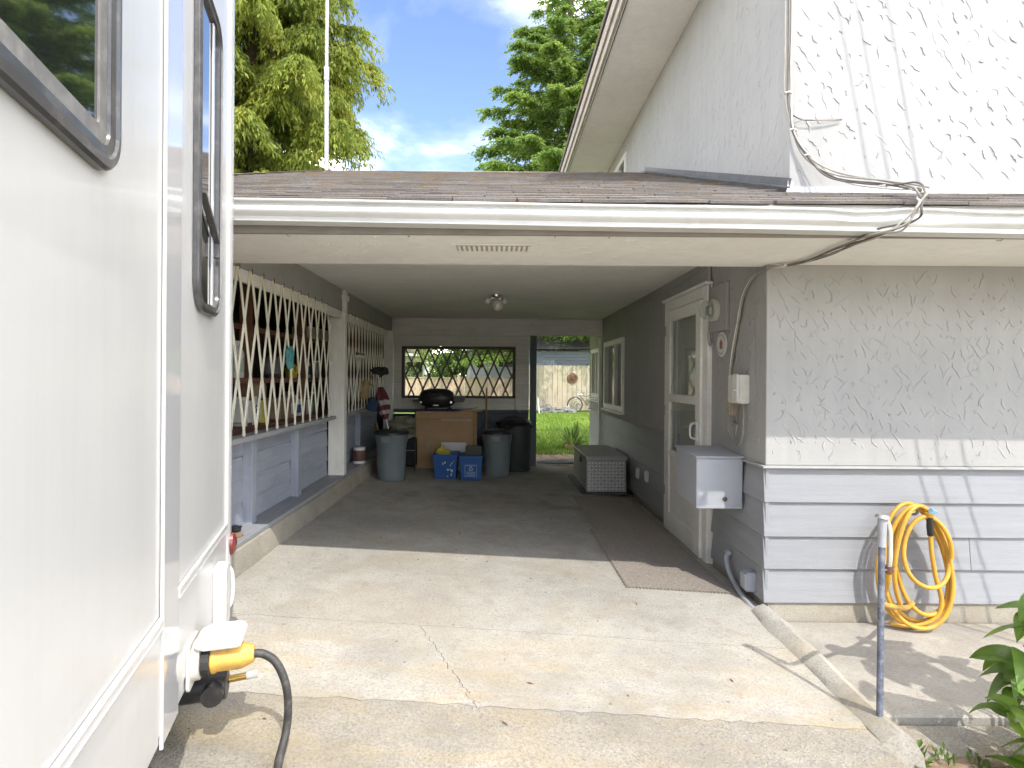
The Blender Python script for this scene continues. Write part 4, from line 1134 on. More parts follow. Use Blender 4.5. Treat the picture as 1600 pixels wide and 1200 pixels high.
# shore power cord
cord = thing('power_cord', MR @ Vector((iu, -0.036, iz)), 'black power cord with a dirty yellow plug in the trailer side', 'power cord')
yy = T((iu, 0, iz)) @ RX(R(90))
MB().lathe([(0.048, 0.038), (0.052, 0.040), (0.052, 0.062), (0.048, 0.064)], 28, (0, 0, 0), yy, mod=lambda a, h: 1 + 0.03 * (1 if math.sin(a * 14) > 0 else -1)).build('collar', BLACKPL, cord, xf=MR)
MB().lathe([(0.044, 0.064), (0.047, 0.068), (0.046, 0.08), (0.042, 0.085), (0.042, 0.145), (0.040, 0.16), (0.030, 0.185), (0.026, 0.195), (0, 0.196)], 24, (0, 0, 0), yy, mod=lambda a, h: 1 + 0.025 * math.cos(a * 6)).build('plug', YPLUG, cord, smooth=True, xf=MR)
cpth = [MR @ Vector(p) for p in ((iu, -0.19, iz), (iu + 0.0, -0.225, iz - 0.006), (iu - 0.01, -0.265, iz - 0.035), (iu - 0.02, -0.295, iz - 0.10), (iu - 0.02, -0.305, iz - 0.18), (iu - 0.03, -0.30, iz - 0.26))]
zf = fz(-0.5, 1.3) + 0.014
cpth += [Vector((cpth[-1].x - 0.0, cpth[-1].y - 0.06, zf + 0.03)), Vector((cpth[-1].x + 0.02, cpth[-1].y - 0.2, zf)), Vector((cpth[-1].x + 0.0, cpth[-1].y - 0.7, zf)), Vector((cpth[-1].x + 0.1, cpth[-1].y - 1.4, zf + 0.006))]
MB().tube(smoothpath(cpth, 8), 0.0135, 12).build('cable', RUBBER, cord, smooth=True)

# ------------------------------------------------------------------ things on the right wall
mbx = thing('mailbox', (1.5, 4.02, 0.53), 'grey metal mailbox with a sloping lid fixed beside the storm door', 'mailbox')
X0, X1, Y0, Y1, Z0, Z1 = 1.335, 1.650, 3.80, 4.22, 0.535, 0.875
mb = MB().add([(X0, Y0, Z0), (X1 - 0.006, Y0, Z0), (X1, Y1, Z0), (X0 + 0.0, Y1, Z0 + 0.03), (X0, Y0 + 0.0, Z1), (X1 - 0.004, Y0, Z1), (X1, Y1, Z1 + 0.02), (X0, Y1, Z1 + 0.02)],
    [(0, 3, 2, 1), (4, 5, 6, 7), (0, 1, 5, 4), (1, 2, 6, 5), (2, 3, 7, 6), (3, 0, 4, 7)])
mb.build('box', MAILGREY, mbx, bevel=0.004)
MB().box(X0 - 0.012, X1, Y0 - 0.022, Y1 + 0.01, 0, 0.010).build('lid', MAILGREY, mbx, bevel=0.002, xf=T((0, 0, Z1 + 0.002)) @ T((0, Y0, 0)) @ RX(R(2.7)) @ T((0, -Y0, 0)))
MB().box(X0 + 0.004, X1 - 0.01, Y0 - 0.005, Y0 - 0.0005, Z0 + 0.002, Z0 + 0.02).build('front_lip', MAILGREY, mbx, bevel=0.001)
MB().lathe([(0, 0), (0.016, 0), (0.016, 0.004), (0.009, 0.006), (0.008, 0.002), (0, 0.002)], 14, (X0 + 0.19, Y0 - 0.001, Z0 + 0.065), RX(R(90))).build('lock', BROWN, mbx, smooth=True)

mt = thing('electric_meter', (HX, 4.2, 1.9), 'old glass electric meter on a grey backing board above the door corner', 'meter')
MB().box(HX - 0.025, HX - 0.001, 4.06, 4.37, 1.755, 2.10).build('backing_board', STUC_IN, mt, bevel=0.003)
MB().lathe([(0, 0), (0.082, 0), (0.085, 0.03), (0.07, 0.036), (0, 0.036)], 24, (HX - 0.026, 4.25, 1.915), RY(-R(90))).build('meter_base', OFFPL, mt, smooth=True)
MB().lathe([(0.068, 0.036), (0.068, 0.085), (0.06, 0.10), (0.04, 0.108), (0, 0.11)], 24, (HX - 0.026, 4.25, 1.915), RY(-R(90)), cap=False).build('glass_dome', GLASS, mt, smooth=True)
MB().box(HX - 0.09, HX - 0.066, 4.21, 4.29, 1.88, 1.945).build('dial', STEEL, mt, bevel=0.003)
MB().tube(smoothpath([(HX - 0.02, 4.40, 2.33), (HX - 0.02, 4.40, 1.95), (HX - 0.022, 4.385, 1.70), (HX - 0.02, 4.33, 1.66)], 6), 0.014, 10).build('conduit', STUC_IN, mt, smooth=True)
sg = thing('round_sign', (HX - 0.01, 4.13, 1.655), 'round white plate sign with a small red emblem beside the door', 'sign')
MB().lathe([(0, 0), (0.09, 0), (0.092, 0.006), (0.088, 0.010), (0, 0.010)], 30, (HX - 0.004, 4.17, 1.655), RY(-R(90))).build('plate', WPLAST, sg, smooth=True)
# the emblem: small upright house-like figure, and dashes of lettering around the rim
xE = HX - 0.0165
MB().prism([(-0.022, -0.035), (0.022, -0.035), (0.026, 0.01), (0.0, 0.038), (-0.026, 0.01)], 0, 0.0015, lambda u, v, t: (xE - t, 4.17 + u, 1.655 + v)).build('emblem', M('faded_red_print', (0.30, 0.12, 0.09), 0.6, 0.2, 40), sg)
mb = MB()
for i in range(22):
    a = 2 * math.pi * i / 22
    if 0.3 < (i / 22 % 0.5) / 0.5 < 0.95:
        c, s = math.cos(a), math.sin(a)
        mb.beam((xE, 4.17 + c * 0.062, 1.655 + s * 0.062), (xE, 4.17 + c * 0.076, 1.655 + s * 0.076), 0.006, 0.0016, (1, 0, 0))
stuff(mb.build('lettering', M('grey_print', (0.3, 0.3, 0.3), 0.6), sg))
pb = thing('phone_box', (HX, 3.78, 1.3), 'beige ribbed telephone junction box on the wall above the mailbox', 'utility box')
MB().box(HX - 0.075, HX - 0.001, 3.72, 3.89, 1.24, 1.43).build('case', OFFPL, pb, bevel=0.006, seg=2)
MB().box(HX - 0.088, HX - 0.0752, 3.715, 3.80, 1.245, 1.435).build('cover', WPLAST, pb, bevel=0.005, seg=2)
for i in range(5):
    board('rib', OFFPL, pb, 0.17, 0.006, 0.006, T((HX - 0.078, 3.815 + i * 0.015, 1.335)) @ RY(R(90)), 0.001)
MB().lathe([(0, 0), (0.008, 0), (0.008, 0.01), (0, 0.01)], 10, (HX - 0.088, 3.745, 1.33), RY(-R(90))).build('screw', OFFPL, pb)
jb = thing('junction_box', (HX, 3.92, 1.23), 'small weathered tan junction box under the telephone box', 'utility box')
MB().box(HX - 0.05, HX - 0.001, 3.90, 3.99, 1.15, 1.27).build('case', M('tan_bakelite', (0.36, 0.30, 0.22), 0.5, 0.15, 15), jb, bevel=0.005, seg=2)
MB().box(HX - 0.062, HX - 0.0502, 3.905, 3.95, 1.155, 1.265).build('cover', M('tan_bakelite', (0.36, 0.30, 0.22)), jb, bevel=0.004)
def cable(name, paths, mats, label, cat='cable', r=0.006, k=8):
    root = thing(name, paths[0][0], label, cat)
    for i, p in enumerate(paths):
        MB().tube(smoothpath(p, k), r if not isinstance(r, (list, tuple)) else r[i], 8).build('strand', mats[i % len(mats)], root, smooth=True)
    return root
# loose loop hanging from the boxes
cable('wire_loop', [[(HX - 0.03, 3.93, 1.15), (HX - 0.03, 3.94, 1.08), (HX - 0.035, 3.89, 0.985), (HX - 0.035, 3.82, 0.955), (HX - 0.03, 3.76, 1.02), (HX - 0.03, 3.75, 1.12), (HX - 0.02, 3.77, 1.25)],
    [(HX - 0.03, 3.95, 1.15), (HX - 0.045, 3.96, 1.05), (HX - 0.03, 3.91, 0.99), (HX - 0.04, 3.86, 1.01), (HX - 0.03, 3.85, 1.10), (HX - 0.03, 3.88, 1.17)],
    [(HX - 0.03, 3.80, 1.25), (HX - 0.045, 3.80, 1.16), (HX - 0.035, 3.84, 1.10), (HX - 0.03, 3.90, 1.12)]], [CABLE, CABLE, CABLED], 'loop of loose grey wire hanging below the telephone box', 'wire', 0.005)
# cables from the soffit down the wall
down = []
for i in range(3):
    o = i * 0.014
    down.append([(1.72 + o, 3.42, 2.09), (1.655, 3.47 + o, 2.075), (HX - 0.02, 3.62 + o, 2.06), (HX - 0.02, 3.78 + o, 1.96), (HX - 0.018, 3.87 + o, 1.78), (HX - 0.018, 3.94 + o * 1.4, 1.6), (HX - 0.018, 4.0 + o * 0.4, 1.40), (HX - 0.02, 3.96 + o, 1.26)])
cable('wall_cable', down, [CABLE, WPAINT], 'pale cables curving down the carport wall from the soffit corner', 'cable', 0.007)
cable('ceiling_cable', [[(HX - 0.012, 4.05, 2.30), (HX - 0.012, 4.5, 2.318), (HX - 0.012, 4.85, 2.275), (HX - 0.012, 5.5, 2.245), (HX - 0.012, 6.6, 2.26), (HX - 0.012, 8.0, 2.31), (HX - 0.012, 8.9, 2.32)]], [STUC_IN], 'thin painted cable running along the top of the carport side wall', 'cable', 0.007)
cable('back_wall_cable', [[(1.5, BY - 0.005, 2.315), (0.9, BY - 0.005, 2.31), (0.62, BY - 0.005, 2.30), (0.52, BY - 0.005, 2.24), (0.49, BY - 0.005, 2.1), (0.50, BY - 0.005, 2.0)]], [GREYBOARD], 'thin cable looping down the back wall beside the open doorway', 'cable', 0.006)
# service cable bundle from the upper corner over the gutter to the soffit
base = [(1.77, 3.485, 5.2), (1.765, 3.483, 4.4), (1.765, 3.483, 3.45), (1.765, 3.483, 3.15), (1.79, 3.475, 2.92), (1.87, 3.46, 2.76), (2.0, 3.38, 2.60), (2.1, 3.12, 2.46), (2.02, 2.76, 2.325), (1.95, 2.63, 2.26), (1.93, 2.61, 2.19), (1.90, 2.64, 2.12), (1.80, 2.74, 2.085), (1.78, 2.95, 2.085), (1.80, 3.25, 2.09), (1.76, 3.42, 2.09), (1.70, 3.46, 2.088)]
pth = []
for i in range(5):
    rr = random.Random(i + 50); p = []
    for j, q in enumerate(base):
        s = 0.008 if j < 4 else (0.036 if 6 <= j <= 12 else 0.014)
        if j >= 14: s = 0.006
        p.append((q[0] + rr.uniform(-s, s) + (i - 2) * 0.007, q[1] - rr.uniform(0, s) * 0.8 - 0.004, q[2] + rr.uniform(-s, s) * (0.9 if j > 4 else 0.2)))
    pth.append(p)
cb = cable('service_cable', pth, [CABLE, CABLED, CABLE, CABLED, OFFPL], 'bundle of grey service cables hanging from the upper corner over the gutter', 'cable', 0.0048)
for i in (3, 4, 5, 7):
    q = base[i]
    MB().tube([(q[0] - 0.02, q[1] - 0.012, q[2]), (q[0] + 0.0, q[1] - 0.022, q[2] + 0.002), (q[0] + 0.022, q[1] - 0.012, q[2] - 0.002)], 0.006, 6).build('cable_tie', OFFPL, cb)
gw = cable('tie_wire', [[(1.79, 3.478, 3.02), (1.86, 3.47, 2.985), (2.0, 3.475, 2.99), (2.10, 3.485, 2.995)], [(1.79, 3.478, 2.965), (1.86, 3.47, 2.985), (1.98, 3.47, 2.984), (2.09, 3.485, 2.992)]], [CABLED, CABLE], 'short twisted tie wire anchored in the upper stucco wall', 'wire', 0.004)
# overhead drop wires that cast the slanting shadows on the front wall
for i, (xa, xb, t) in enumerate(((1.98, 2.30, 2.6), (2.10, 2.42, 2.6), (2.31, 2.58, 2.6))):
    a = Vector((xa - 0.28, HY, 5.6)) + to_sun * t; b = Vector((xb + 0.30, HY, 0.9)) + to_sun * t
    slope = (b - a) / (a.z - b.z)
    pts = [a - slope * 1.8 * 1, a, (a + b) / 2 + Vector((0, 0.02, 0)), b, b + slope * 1.5]
    rt = thing('drop_wire', pts[0], ('dark drop wire slanting down nearest the house corner', 'dark drop wire slanting down between the two others', 'dark drop wire slanting down farthest from the house corner')[i], 'wire', 'drop wires beside the house')
    MB().tube(smoothpath(pts, 6), (0.008, 0.007, 0.009)[i], 8).build('strand', CABLED, rt, smooth=True)
# conduit, box and outlets
cd = thing('wall_conduit', (HX - 0.02, 3.9, 0.1), 'grey plastic conduit bending from the wall foot down to the ground', 'conduit')
MB().tube(smoothpath([(HX - 0.012, 4.02, 0.17), (HX - 0.035, 4.0, 0.15), (HX - 0.045, 3.94, 0.08), (HX - 0.05, 3.82, 0.025), (HX - 0.06, 3.66, -0.005), (HX - 0.055, 3.50, -0.03), (HX - 0.02, 3.42, -0.06)], 8), 0.016, 12).build('pipe', GREYPIPE, cd, smooth=True)
MB().tube([(HX - 0.004, 4.02, 0.175), (HX - 0.03, 4.015, 0.162)], 0.024, 12).build('elbow_cap', GREYPIPE, cd, smooth=True)
ob = thing('outlet_box', (HX, 3.66, 0.08), 'small grey weatherproof box low on the siding near the corner', 'utility box')
MB().box(HX - 0.06, HX + 0.012, 3.62, 3.71, 0.045, 0.165).build('case', MAILGREY, ob, bevel=0.008, seg=2)
MB().box(HX - 0.066, HX - 0.058, 3.628, 3.702, 0.055, 0.155).build('cover', MAILGREY, ob, bevel=0.003)
for i, (y, z, lb) in enumerate(((6.62, 0.30, 'white oval wall outlet just beside the metal tool chest'), (6.22, 0.33, 'white square wall outlet between the chest and the door'))):
    o = MB().box(HX - 0.035, HX + 0.01, y - 0.035, y + 0.035, z - 0.06, z + 0.06).build('wall_outlet', WPLAST, None, bevel=0.012, seg=2)
    tag(o, lb, 'outlet', 'outlets on the siding')
tp = thing('wall_tap', (HX, 9.15, 0.95), 'small tap with a thin rod on the far end of the house wall', 'tap')
MB().box(HX - 0.05, HX - 0.0, 9.02, 9.1, 0.99, 1.07).build('body', STEEL, tp, bevel=0.006)
MB().tube([(HX - 0.03, 9.1, 1.02), (HX - 0.06, 9.9, 1.03)], 0.01, 6).build('rod', WPLAST, tp)

# ------------------------------------------------------------------ hose, standpipe
hs = thing('garden_hose', (2.5, 3.42, PZ), 'coiled yellow garden hose hanging on the blue grey siding', 'hose')
SPX, SPY = 1.60, 2.36
pts = [(SPX + 0.035, SPY + 0.01, 0.60), (SPX + 0.06, SPY + 0.06, 0.52), (SPX + 0.20, SPY + 0.30, 0.36), (SPX + 0.52, 2.95, 0.22), (2.36, 3.22, 0.14)]
keys = [(2.50, 0.655, -0.02, 0.185, 3.35, 0.02), (2.475, 0.675, -0.055, 0.215, 3.365, 0.03), (2.505, 0.64, 0.02, 0.17, 3.38, 0.05), (2.455, 0.665, -0.06, 0.235, 3.40, 0.05), (2.49, 0.655, -0.035, 0.20, 3.42, 0.04), (2.53, 0.60, 0.20, 0.15, 3.345, 0.0), (2.53, 0.60, 0.22, 0.15, 3.345, 0.0)]
nst = 22; turns = 5.75
for i in range(int(nst * turns)):
    t_ = i / nst; k_ = int(t_); f_ = t_ - k_; f_ = f_ * f_ * (3 - 2 * f_)
    cx_, tp_, bt_, w_, y__, sk_ = [a_ + (b_ - a_) * f_ for a_, b_ in zip(keys[k_], keys[k_ + 1])]
    th = -math.pi * 0.78 + 2 * math.pi * t_
    v_ = (1 + math.cos(th)) / 2
    ww = w_ * (0.74 + 0.34 * (1 - v_))
    pts.append((cx_ + ww * math.sin(th) + sk_ * (1 - v_), y__ + 0.012 * math.sin(th * 1.7) - 0.02 * (1 - v_), bt_ + (tp_ - bt_) * v_))
def fixz(p): return (p[0], p[1], max(p[2], PZ + 0.015))
MB().tube(smoothpath([fixz(p) for p in pts], 4), 0.0125, 10).build('hose_coil', HOSE, hs, smooth=True)
tail = [(2.555, 3.345, 0.50), (2.56, 3.345, 0.40), (2.585, 3.345, 0.25), (2.62, 3.345, 0.12), (2.61, 3.35, 0.03), (2.55, 3.36, -0.03), (2.44, 3.38, -0.06), (2.36, 3.4, -0.05)]
MB().tube(smoothpath([fixz(p) for p in tail], 5), 0.0125, 10).build('hose_tail', HOSE, hs, smooth=True)
MB().tube([(2.555, 3.345, 0.49), (2.548, 3.342, 0.54), (2.545, 3.34, 0.60)], [0.017, 0.018, 0.016], 12).build('nozzle_grip', BLACKPL, hs, smooth=True)
MB().tube([(2.545, 3.34, 0.60), (2.545, 3.338, 0.625)], [0.022, 0.026], 12).build('nozzle_head', HOSE, hs, smooth=True)
MB().tube([(2.55, 3.335, 0.622), (2.56, 3.325, 0.645)], [0.022, 0.019], 8).build('nozzle_dial', M('pale_blue_plastic', (0.22, 0.38, 0.60), 0.4, 0.15, 30), hs)
MB().tube(smoothpath([(2.5, 3.49, 0.60), (2.5, 3.40, 0.60), (2.5, 3.37, 0.63)], 4), 0.008, 8).build('hanger', STEEL, hs, smooth=True)
tag(MB().tube(smoothpath([(2.72, 3.49, 0.445), (2.725, 3.465, 0.45), (2.735, 3.46, 0.43)], 4), 0.008, 8).build('wall_hook', STEEL, None, smooth=True), 'small steel hook in the siding right of the hose', 'hook')
sp_ = thing('standpipe', (1.575, 2.32, -0.1), 'leaning dull blue water standpipe with a metal tap in front of the hose', 'standpipe')
a, b = Vector((1.568, 2.32, -0.16)), Vector((SPX, SPY, 0.73))
MB().tube([a, a.lerp(b, 0.17)], 0.0135, 12).build('lower_pipe', STEEL, sp_, smooth=True)
MB().tube([a.lerp(b, 0.165), b], 0.0125, 12).build('pipe', BLUEPIPE, sp_, smooth=True)
MB().tube([b - Vector((0, 0, 0.02)), b + Vector((0.002, 0, 0.10))], [0.016, 0.017], 10).build('tap_body', GREYPIPE, sp_, smooth=True)
MB().tube([b + Vector((0.002, 0, 0.10)), b + Vector((0.003, 0, 0.112))], [0.028, 0.022], 12).build('tap_cap', STEEL, sp_, smooth=True)
MB().tube(smoothpath([b + Vector((0.016, 0.0, 0.095)), b + Vector((0.032, 0, 0.05)), b + Vector((0.034, 0.0, -0.05)), b + Vector((0.035, 0.01, -0.12))], 5), 0.010, 8).build('spout', M('aged_pale_metal', (0.50, 0.47, 0.40), 0.5, 0.15, 20), sp_, smooth=True)
MB().lathe([(0, -0.012), (0.02, -0.012), (0.02, 0.012), (0, 0.012)], 12, b + Vector((0.035, 0.01, -0.115))).build('hose_coupling', RUST, sp_, smooth=True)
MB().beam(b + Vector((-0.018, 0, -0.118)), b + Vector((0.06, 0.0, -0.112)), 0.006, 0.006).build('clamp', STEEL, sp_)

# ------------------------------------------------------------------ shrub and weeds
def leaf_mesh(L, W, droop, fold, seed):
    rr = random.Random(seed); mb = MB(); nu, nv = 9, 4; vs = []
    for i in range(nu + 1):
        t = i / nu
        w = W * (math.sin(math.pi * min(1, t * 0.97 + 0.03) ** 0.8)) ** 0.85 * (1.0 if t < 0.98 else 0.2)
        x = L * t * (1 - 0.18 * droop * t); z = -droop * L * 0.55 * t * t + 0.06 * L * math.sin(t * 3)
        for j in range(nv + 1):
            s = (j / nv - 0.5) * 2
            vs.append((x, s * w, z + fold * abs(s) * w + 0.10 * W * math.sin(t * 8 + s * 2 + seed) * abs(s) - 0.004 * (s == 0)))
    mb.add(vs, [(i * (nv + 1) + j, i * (nv + 1) + j + 1, (i + 1) * (nv + 1) + j + 1, (i + 1) * (nv + 1) + j) for i in range(nu) for j in range(nv)])
    me = mb.mesh('leaf', smooth=True); me.materials.append(LEAF_SHRUB)
    return me
LM = [leaf_mesh(0.17, 0.047, 0.9, 0.35, 1), leaf_mesh(0.15, 0.05, 1.4, 0.25, 2), leaf_mesh(0.19, 0.052, 0.6, 0.3, 3), leaf_mesh(0.13, 0.04, 1.1, 0.4, 4), leaf_mesh(0.16, 0.05, 1.8, 0.15, 5)]
sh = thing('leafy_shrub', (2.55, 2.0, -0.13), 'glossy green shrub with large drooping leaves at the lower right edge', 'shrub')
rnd = random.Random(31)
stems = []
for i in range(22):
    a = rnd.uniform(0, 6.28)
    rad = rnd.uniform(0.1, 0.5); H = rnd.uniform(0.35, 1.2)
    top = Vector((2.50 + rad * math.cos(a), 1.98 + rad * 0.75 * math.sin(a), H))
    stems.append(top)
for p in ((2.02, 2.2, 0.18), (2.08, 2.24, 0.36), (2.1, 2.2, 0.55), (2.06, 2.10, 0.05), (2.0, 2.08, -0.02), (2.14, 2.3, 0.25), (2.2, 2.22, 0.0), (2.05, 2.28, 0.08), (2.45, 2.3, 0.95), (2.5, 2.35, 0.8), (2.4, 2.25, 0.7), (2.6, 2.3, 1.1), (2.55, 2.2, 1.2)):
    stems.append(Vector(p))
for s in stems:
    b0 = Vector((2.45 + rnd.uniform(-.12, .12), 2.0 + rnd.uniform(-.12, .12), -0.15))
    mid = b0.lerp(s, 0.5) + Vector((0, 0, 0.06))
    MB().tube(smoothpath([b0, mid, s], 5), [0.008] * 6 + [0.006] * 3 + [0.004] * 2, 6).build('stem', M('green_stem', (0.10, 0.12, 0.04), 0.6, 0.2, 10), sh, smooth=True)
    k = rnd.randint(5, 8)
    for j in range(k):
        az = rnd.uniform(0, 6.28) if s.x > 2.25 else rnd.gauss(math.pi, 1.1)
        dz = rnd.uniform(-0.03, 0.06) - 0.03 * j * 0.6
        m_ = T(s + Vector((0, 0, dz))) @ RZ(az) @ RY(-rnd.uniform(-0.35, 0.6)) @ RX(rnd.gauss(0, 0.35)) @ Matrix.Scale(rnd.uniform(0.75, 1.15), 4)
        if (m_ @ Vector((0.15, 0, 0))).x < 1.95:
            continue
        link('leaf', rnd.choice(LM), sh, m_)
def weed(name, x, y, z, n, L, W, seed, label, mat, spread=0.7):
    rr = random.Random(seed); mb = MB()
    for i in range(n):
        a = rr.uniform(0, 6.28); e = rr.uniform(0.3, 1.3); l = L * rr.uniform(0.6, 1.1)
        d = Vector((math.cos(a) * math.cos(e) * spread, math.sin(a) * math.cos(e) * spread, math.sin(e))) * l
        base = Vector((x + rr.uniform(-.03, .03), y + rr.uniform(-.03, .03), z)) ; s = Vector((-math.sin(a), math.cos(a), 0)) * W
        if rr.random() < 0.6:
            base = base + d * rr.uniform(0.1, 0.7); d = d * 0.6
        m = base + d * 0.5 + Vector((0, 0, 0.01))
        mb.add([base, m - s, base + d, m + s], [(0, 1, 2, 3)])
    o = mb.build(name, mat)
    return tag(o, label, 'plant')
weed('weed', 1.66, 2.26, -0.13, 46, 0.11, 0.012, 3, 'small bright green weed at the foot of the blue standpipe', LEAF_BUSH)
weed('weed', 1.80, 2.28, -0.13, 16, 0.08, 0.006, 4, 'thin sprig of weed at the patio edge right of the standpipe', LEAF_BUSH)
weed('weed', 1.92, 2.27, -0.14, 22, 0.05, 0.008, 5, 'low patch of weed in front of the patio near the shrub', LEAF_BUSH)

# ------------------------------------------------------------------ mats and tool chest
def rubber_mat(x0, x1, y0, y1, seed, label):
    rr = random.Random(seed); n = 60; pts = []
    ed = [((x0, y0), (x1, y0)), ((x1, y0), (x1, y1)), ((x1, y1), (x0, y1)), ((x0, y1), (x0, y0))]
    for (a, b) in ed:
        for i in range(n):
            t = i / n; px = a[0] + (b[0] - a[0]) * t; py = a[1] + (b[1] - a[1]) * t
            w = 0.006 * (1 if i % 2 else -1)
            pts.append((px + (w if a[0] == b[0] else 0), py + (w if a[1] == b[1] else 0)))
    n = len(pts)
    top = [(x, y, fz(x, y) + 0.012) for x, y in pts]; bot = [(x, y, fz(x, y) + 0.001) for x, y in pts]
    root = MB().add(top + bot, [tuple(range(n))] + [(i, n + i, n + (i + 1) % n, (i + 1) % n) for i in range(n)]).build('floor_mat', MATRUB)
    tag(root, label, 'mat', 'rubber mats by the door')
    ORG[root.name] = Vector((0, 0, 0))
    mb = MB(); st = 0.034
    ny = int((y1 - y0 - 0.03) / st); nx = int((x1 - x0 - 0.03) / (st * 0.75))
    for j in range(ny):
        for i in range(nx):
            x = x0 + 0.02 + i * st * 0.75; y = y0 + 0.02 + j * st + (st / 2 if i % 2 else 0)
            a = 0.009; z = fz(x, y) + 0.0125
            s = 1 if i % 2 else -1
            mb.add([(x - a, y - 0.006, z - 0.001), (x + a, y - 0.006 + s * 0.006, z - 0.001), (x + a, y + 0.008 + s * 0.006, z - 0.001), (x - a, y + 0.008, z - 0.001), (x, y + 0.001, z + 0.004)], [(0, 1, 4), (1, 2, 4), (2, 3, 4), (3, 0, 4)])
    stuff(mb.build('tread', MATRUB, root))
rubber_mat(0.86, 1.56, 3.74, 5.19, 1, 'brown rubber mat nearest the camera, half in sunlight before the storm door')
rubber_mat(0.90, 1.58, 5.21, 6.72, 2, 'dark rubber mat wholly in shade between the door and the metal chest')
o = MB().box(1.02, 1.64, 6.84, 8.2, 0, 0.01).build('floor_mat', BLACKPL, None, xf=T((0, 0, fz(1.02, 7) + 0.001)))
tag(o, 'thin black mat lying under the metal tool chest', 'mat')
tb = thing('tool_chest', (1.34, 6.95, fz(1.1, 7) + 0.01), 'aluminium diamond plate tool chest against the right wall', 'tool chest')
tz = fz(1.05, 6.95) + 0.012
MB().box(1.10, 1.585, 6.95, 8.12, tz, tz + 0.385).build('box', ALUD, tb, bevel=0.006)
MB().box(1.085, 1.60, 6.935, 8.135, tz + 0.387, tz + 0.435).build('lid', ALUD, tb, bevel=0.006)
def tread(face):
    mb = MB(); c = 0
    if face == 'front':
        for j in range(9):
            for i in range(11):
                x = 1.135 + i * 0.0415; z = tz + 0.035 + j * 0.0395
                sgn = 1 if (i + j) % 2 else -1
                d = Vector((0.016, 0, 0.013 * sgn)); s = Vector((0.007 * -sgn, 0, 0.008)); p = Vector((x, 6.9495, z)); u = Vector((0, -0.005, 0))
                mb.add([p - d, p + s, p + d, p - s, p + u], [(0, 1, 4), (1, 2, 4), (2, 3, 4), (3, 0, 4)])
    else:
        for j in range(9):
            for i in range(27):
                y = 6.985 + i * 0.0415; z = tz + 0.035 + j * 0.0395
                sgn = 1 if (i + j) % 2 else -1
                d = Vector((0, 0.016, 0.013 * sgn)); s = Vector((0, 0.007 * -sgn, 0.008)); p = Vector((1.0995, y, z)); u = Vector((-0.004, 0, 0))
                mb.add([p - d, p + s, p + d, p - s, p + u], [(0, 1, 4), (1, 2, 4), (2, 3, 4), (3, 0, 4)])
    return mb
m1 = tread('front'); m2 = tread('left'); m1.add(m2.v, m2.f)
stuff(m1.build('tread_pattern', ALU, tb))
MB().box(1.085, 1.0945, 7.35, 7.47, tz + 0.30, tz + 0.375).build('latch', BLACKPL, tb, bevel=0.003)

# ------------------------------------------------------------------ bins and clutter at the back
def can(x, y, r, h, label, rot):
    z = fz(x, y) + 0.003
    c = thing('trash_can', (x, y, z), label, 'trash can', 'grey plastic trash cans')
    def mod(a, hh):
        return 1 - (0.035 if (math.cos((a + rot) * 4) > 0.45 and hh < h * 0.80) else 0)
    MB().lathe([(0.0, 0), (r * 0.80, 0), (r * 0.83, 0.015), (r * 0.90, h * 0.45), (r * 0.945, h * 0.76), (r * 0.975, h * 0.82), (r * 1.0, h * 0.97), (r * 1.0, h), (0, h)], 48, (x, y, z), None, mod).build('body', CANG, c, smooth=True)
    MB().lathe([(r * 0.985, h * 0.955), (r * 1.05, h * 0.96), (r * 1.06, h * 1.0), (r * 1.0, h * 1.03), (r * 0.86, h * 1.045), (r * 0.8, h * 1.03), (r * 0.45, h * 1.065), (0, h * 1.07)], 40, (x, y, z)).build('lid', BLACKPL, c, smooth=True)
    for a in (-math.pi / 2 + rot, math.pi / 2 + rot):
        p = Vector((x + math.cos(a) * r * 1.01, y + math.sin(a) * r * 1.01, z + h * 0.87))
        MB().box(-0.055, 0.055, -0.018, 0.02, -0.03, 0.03).build('handle', M('worn_can_grey', (0.25, 0.28, 0.285), 0.5, 0.1, 8), c, bevel=0.008, seg=2, xf=T(p) @ RZ(a + math.pi / 2))
can(-1.305, 7.05, 0.205, 0.585, 'grey trash can with black lid by the left curb, nearest the umbrella', -0.15)
can(0.005, 7.80, 0.205, 0.60, 'grey trash can with black lid right of the blue bins', -0.1)
zb = fz(0.3, 8.3)
bc = thing('black_bin', (0.29, 8.38, zb), 'tall dark bin with a slumped black lid beside the doorway post', 'bin')
MB().lathe([(0, 0), (0.185, 0), (0.20, 0.02), (0.235, 0.62), (0.235, 0.66), (0, 0.66)], 30, (0.29, 8.38, zb + 0.002)).build('body', M('charcoal_plastic', (0.045, 0.05, 0.052), 0.5, 0.1, 5), bc, smooth=True)
MB().ball((0.26, 8.36, zb + 0.68), 0.25, 0.24, 0.11, 22, 10, 0.35).build('lid', BLACKPL, bc, smooth=True)
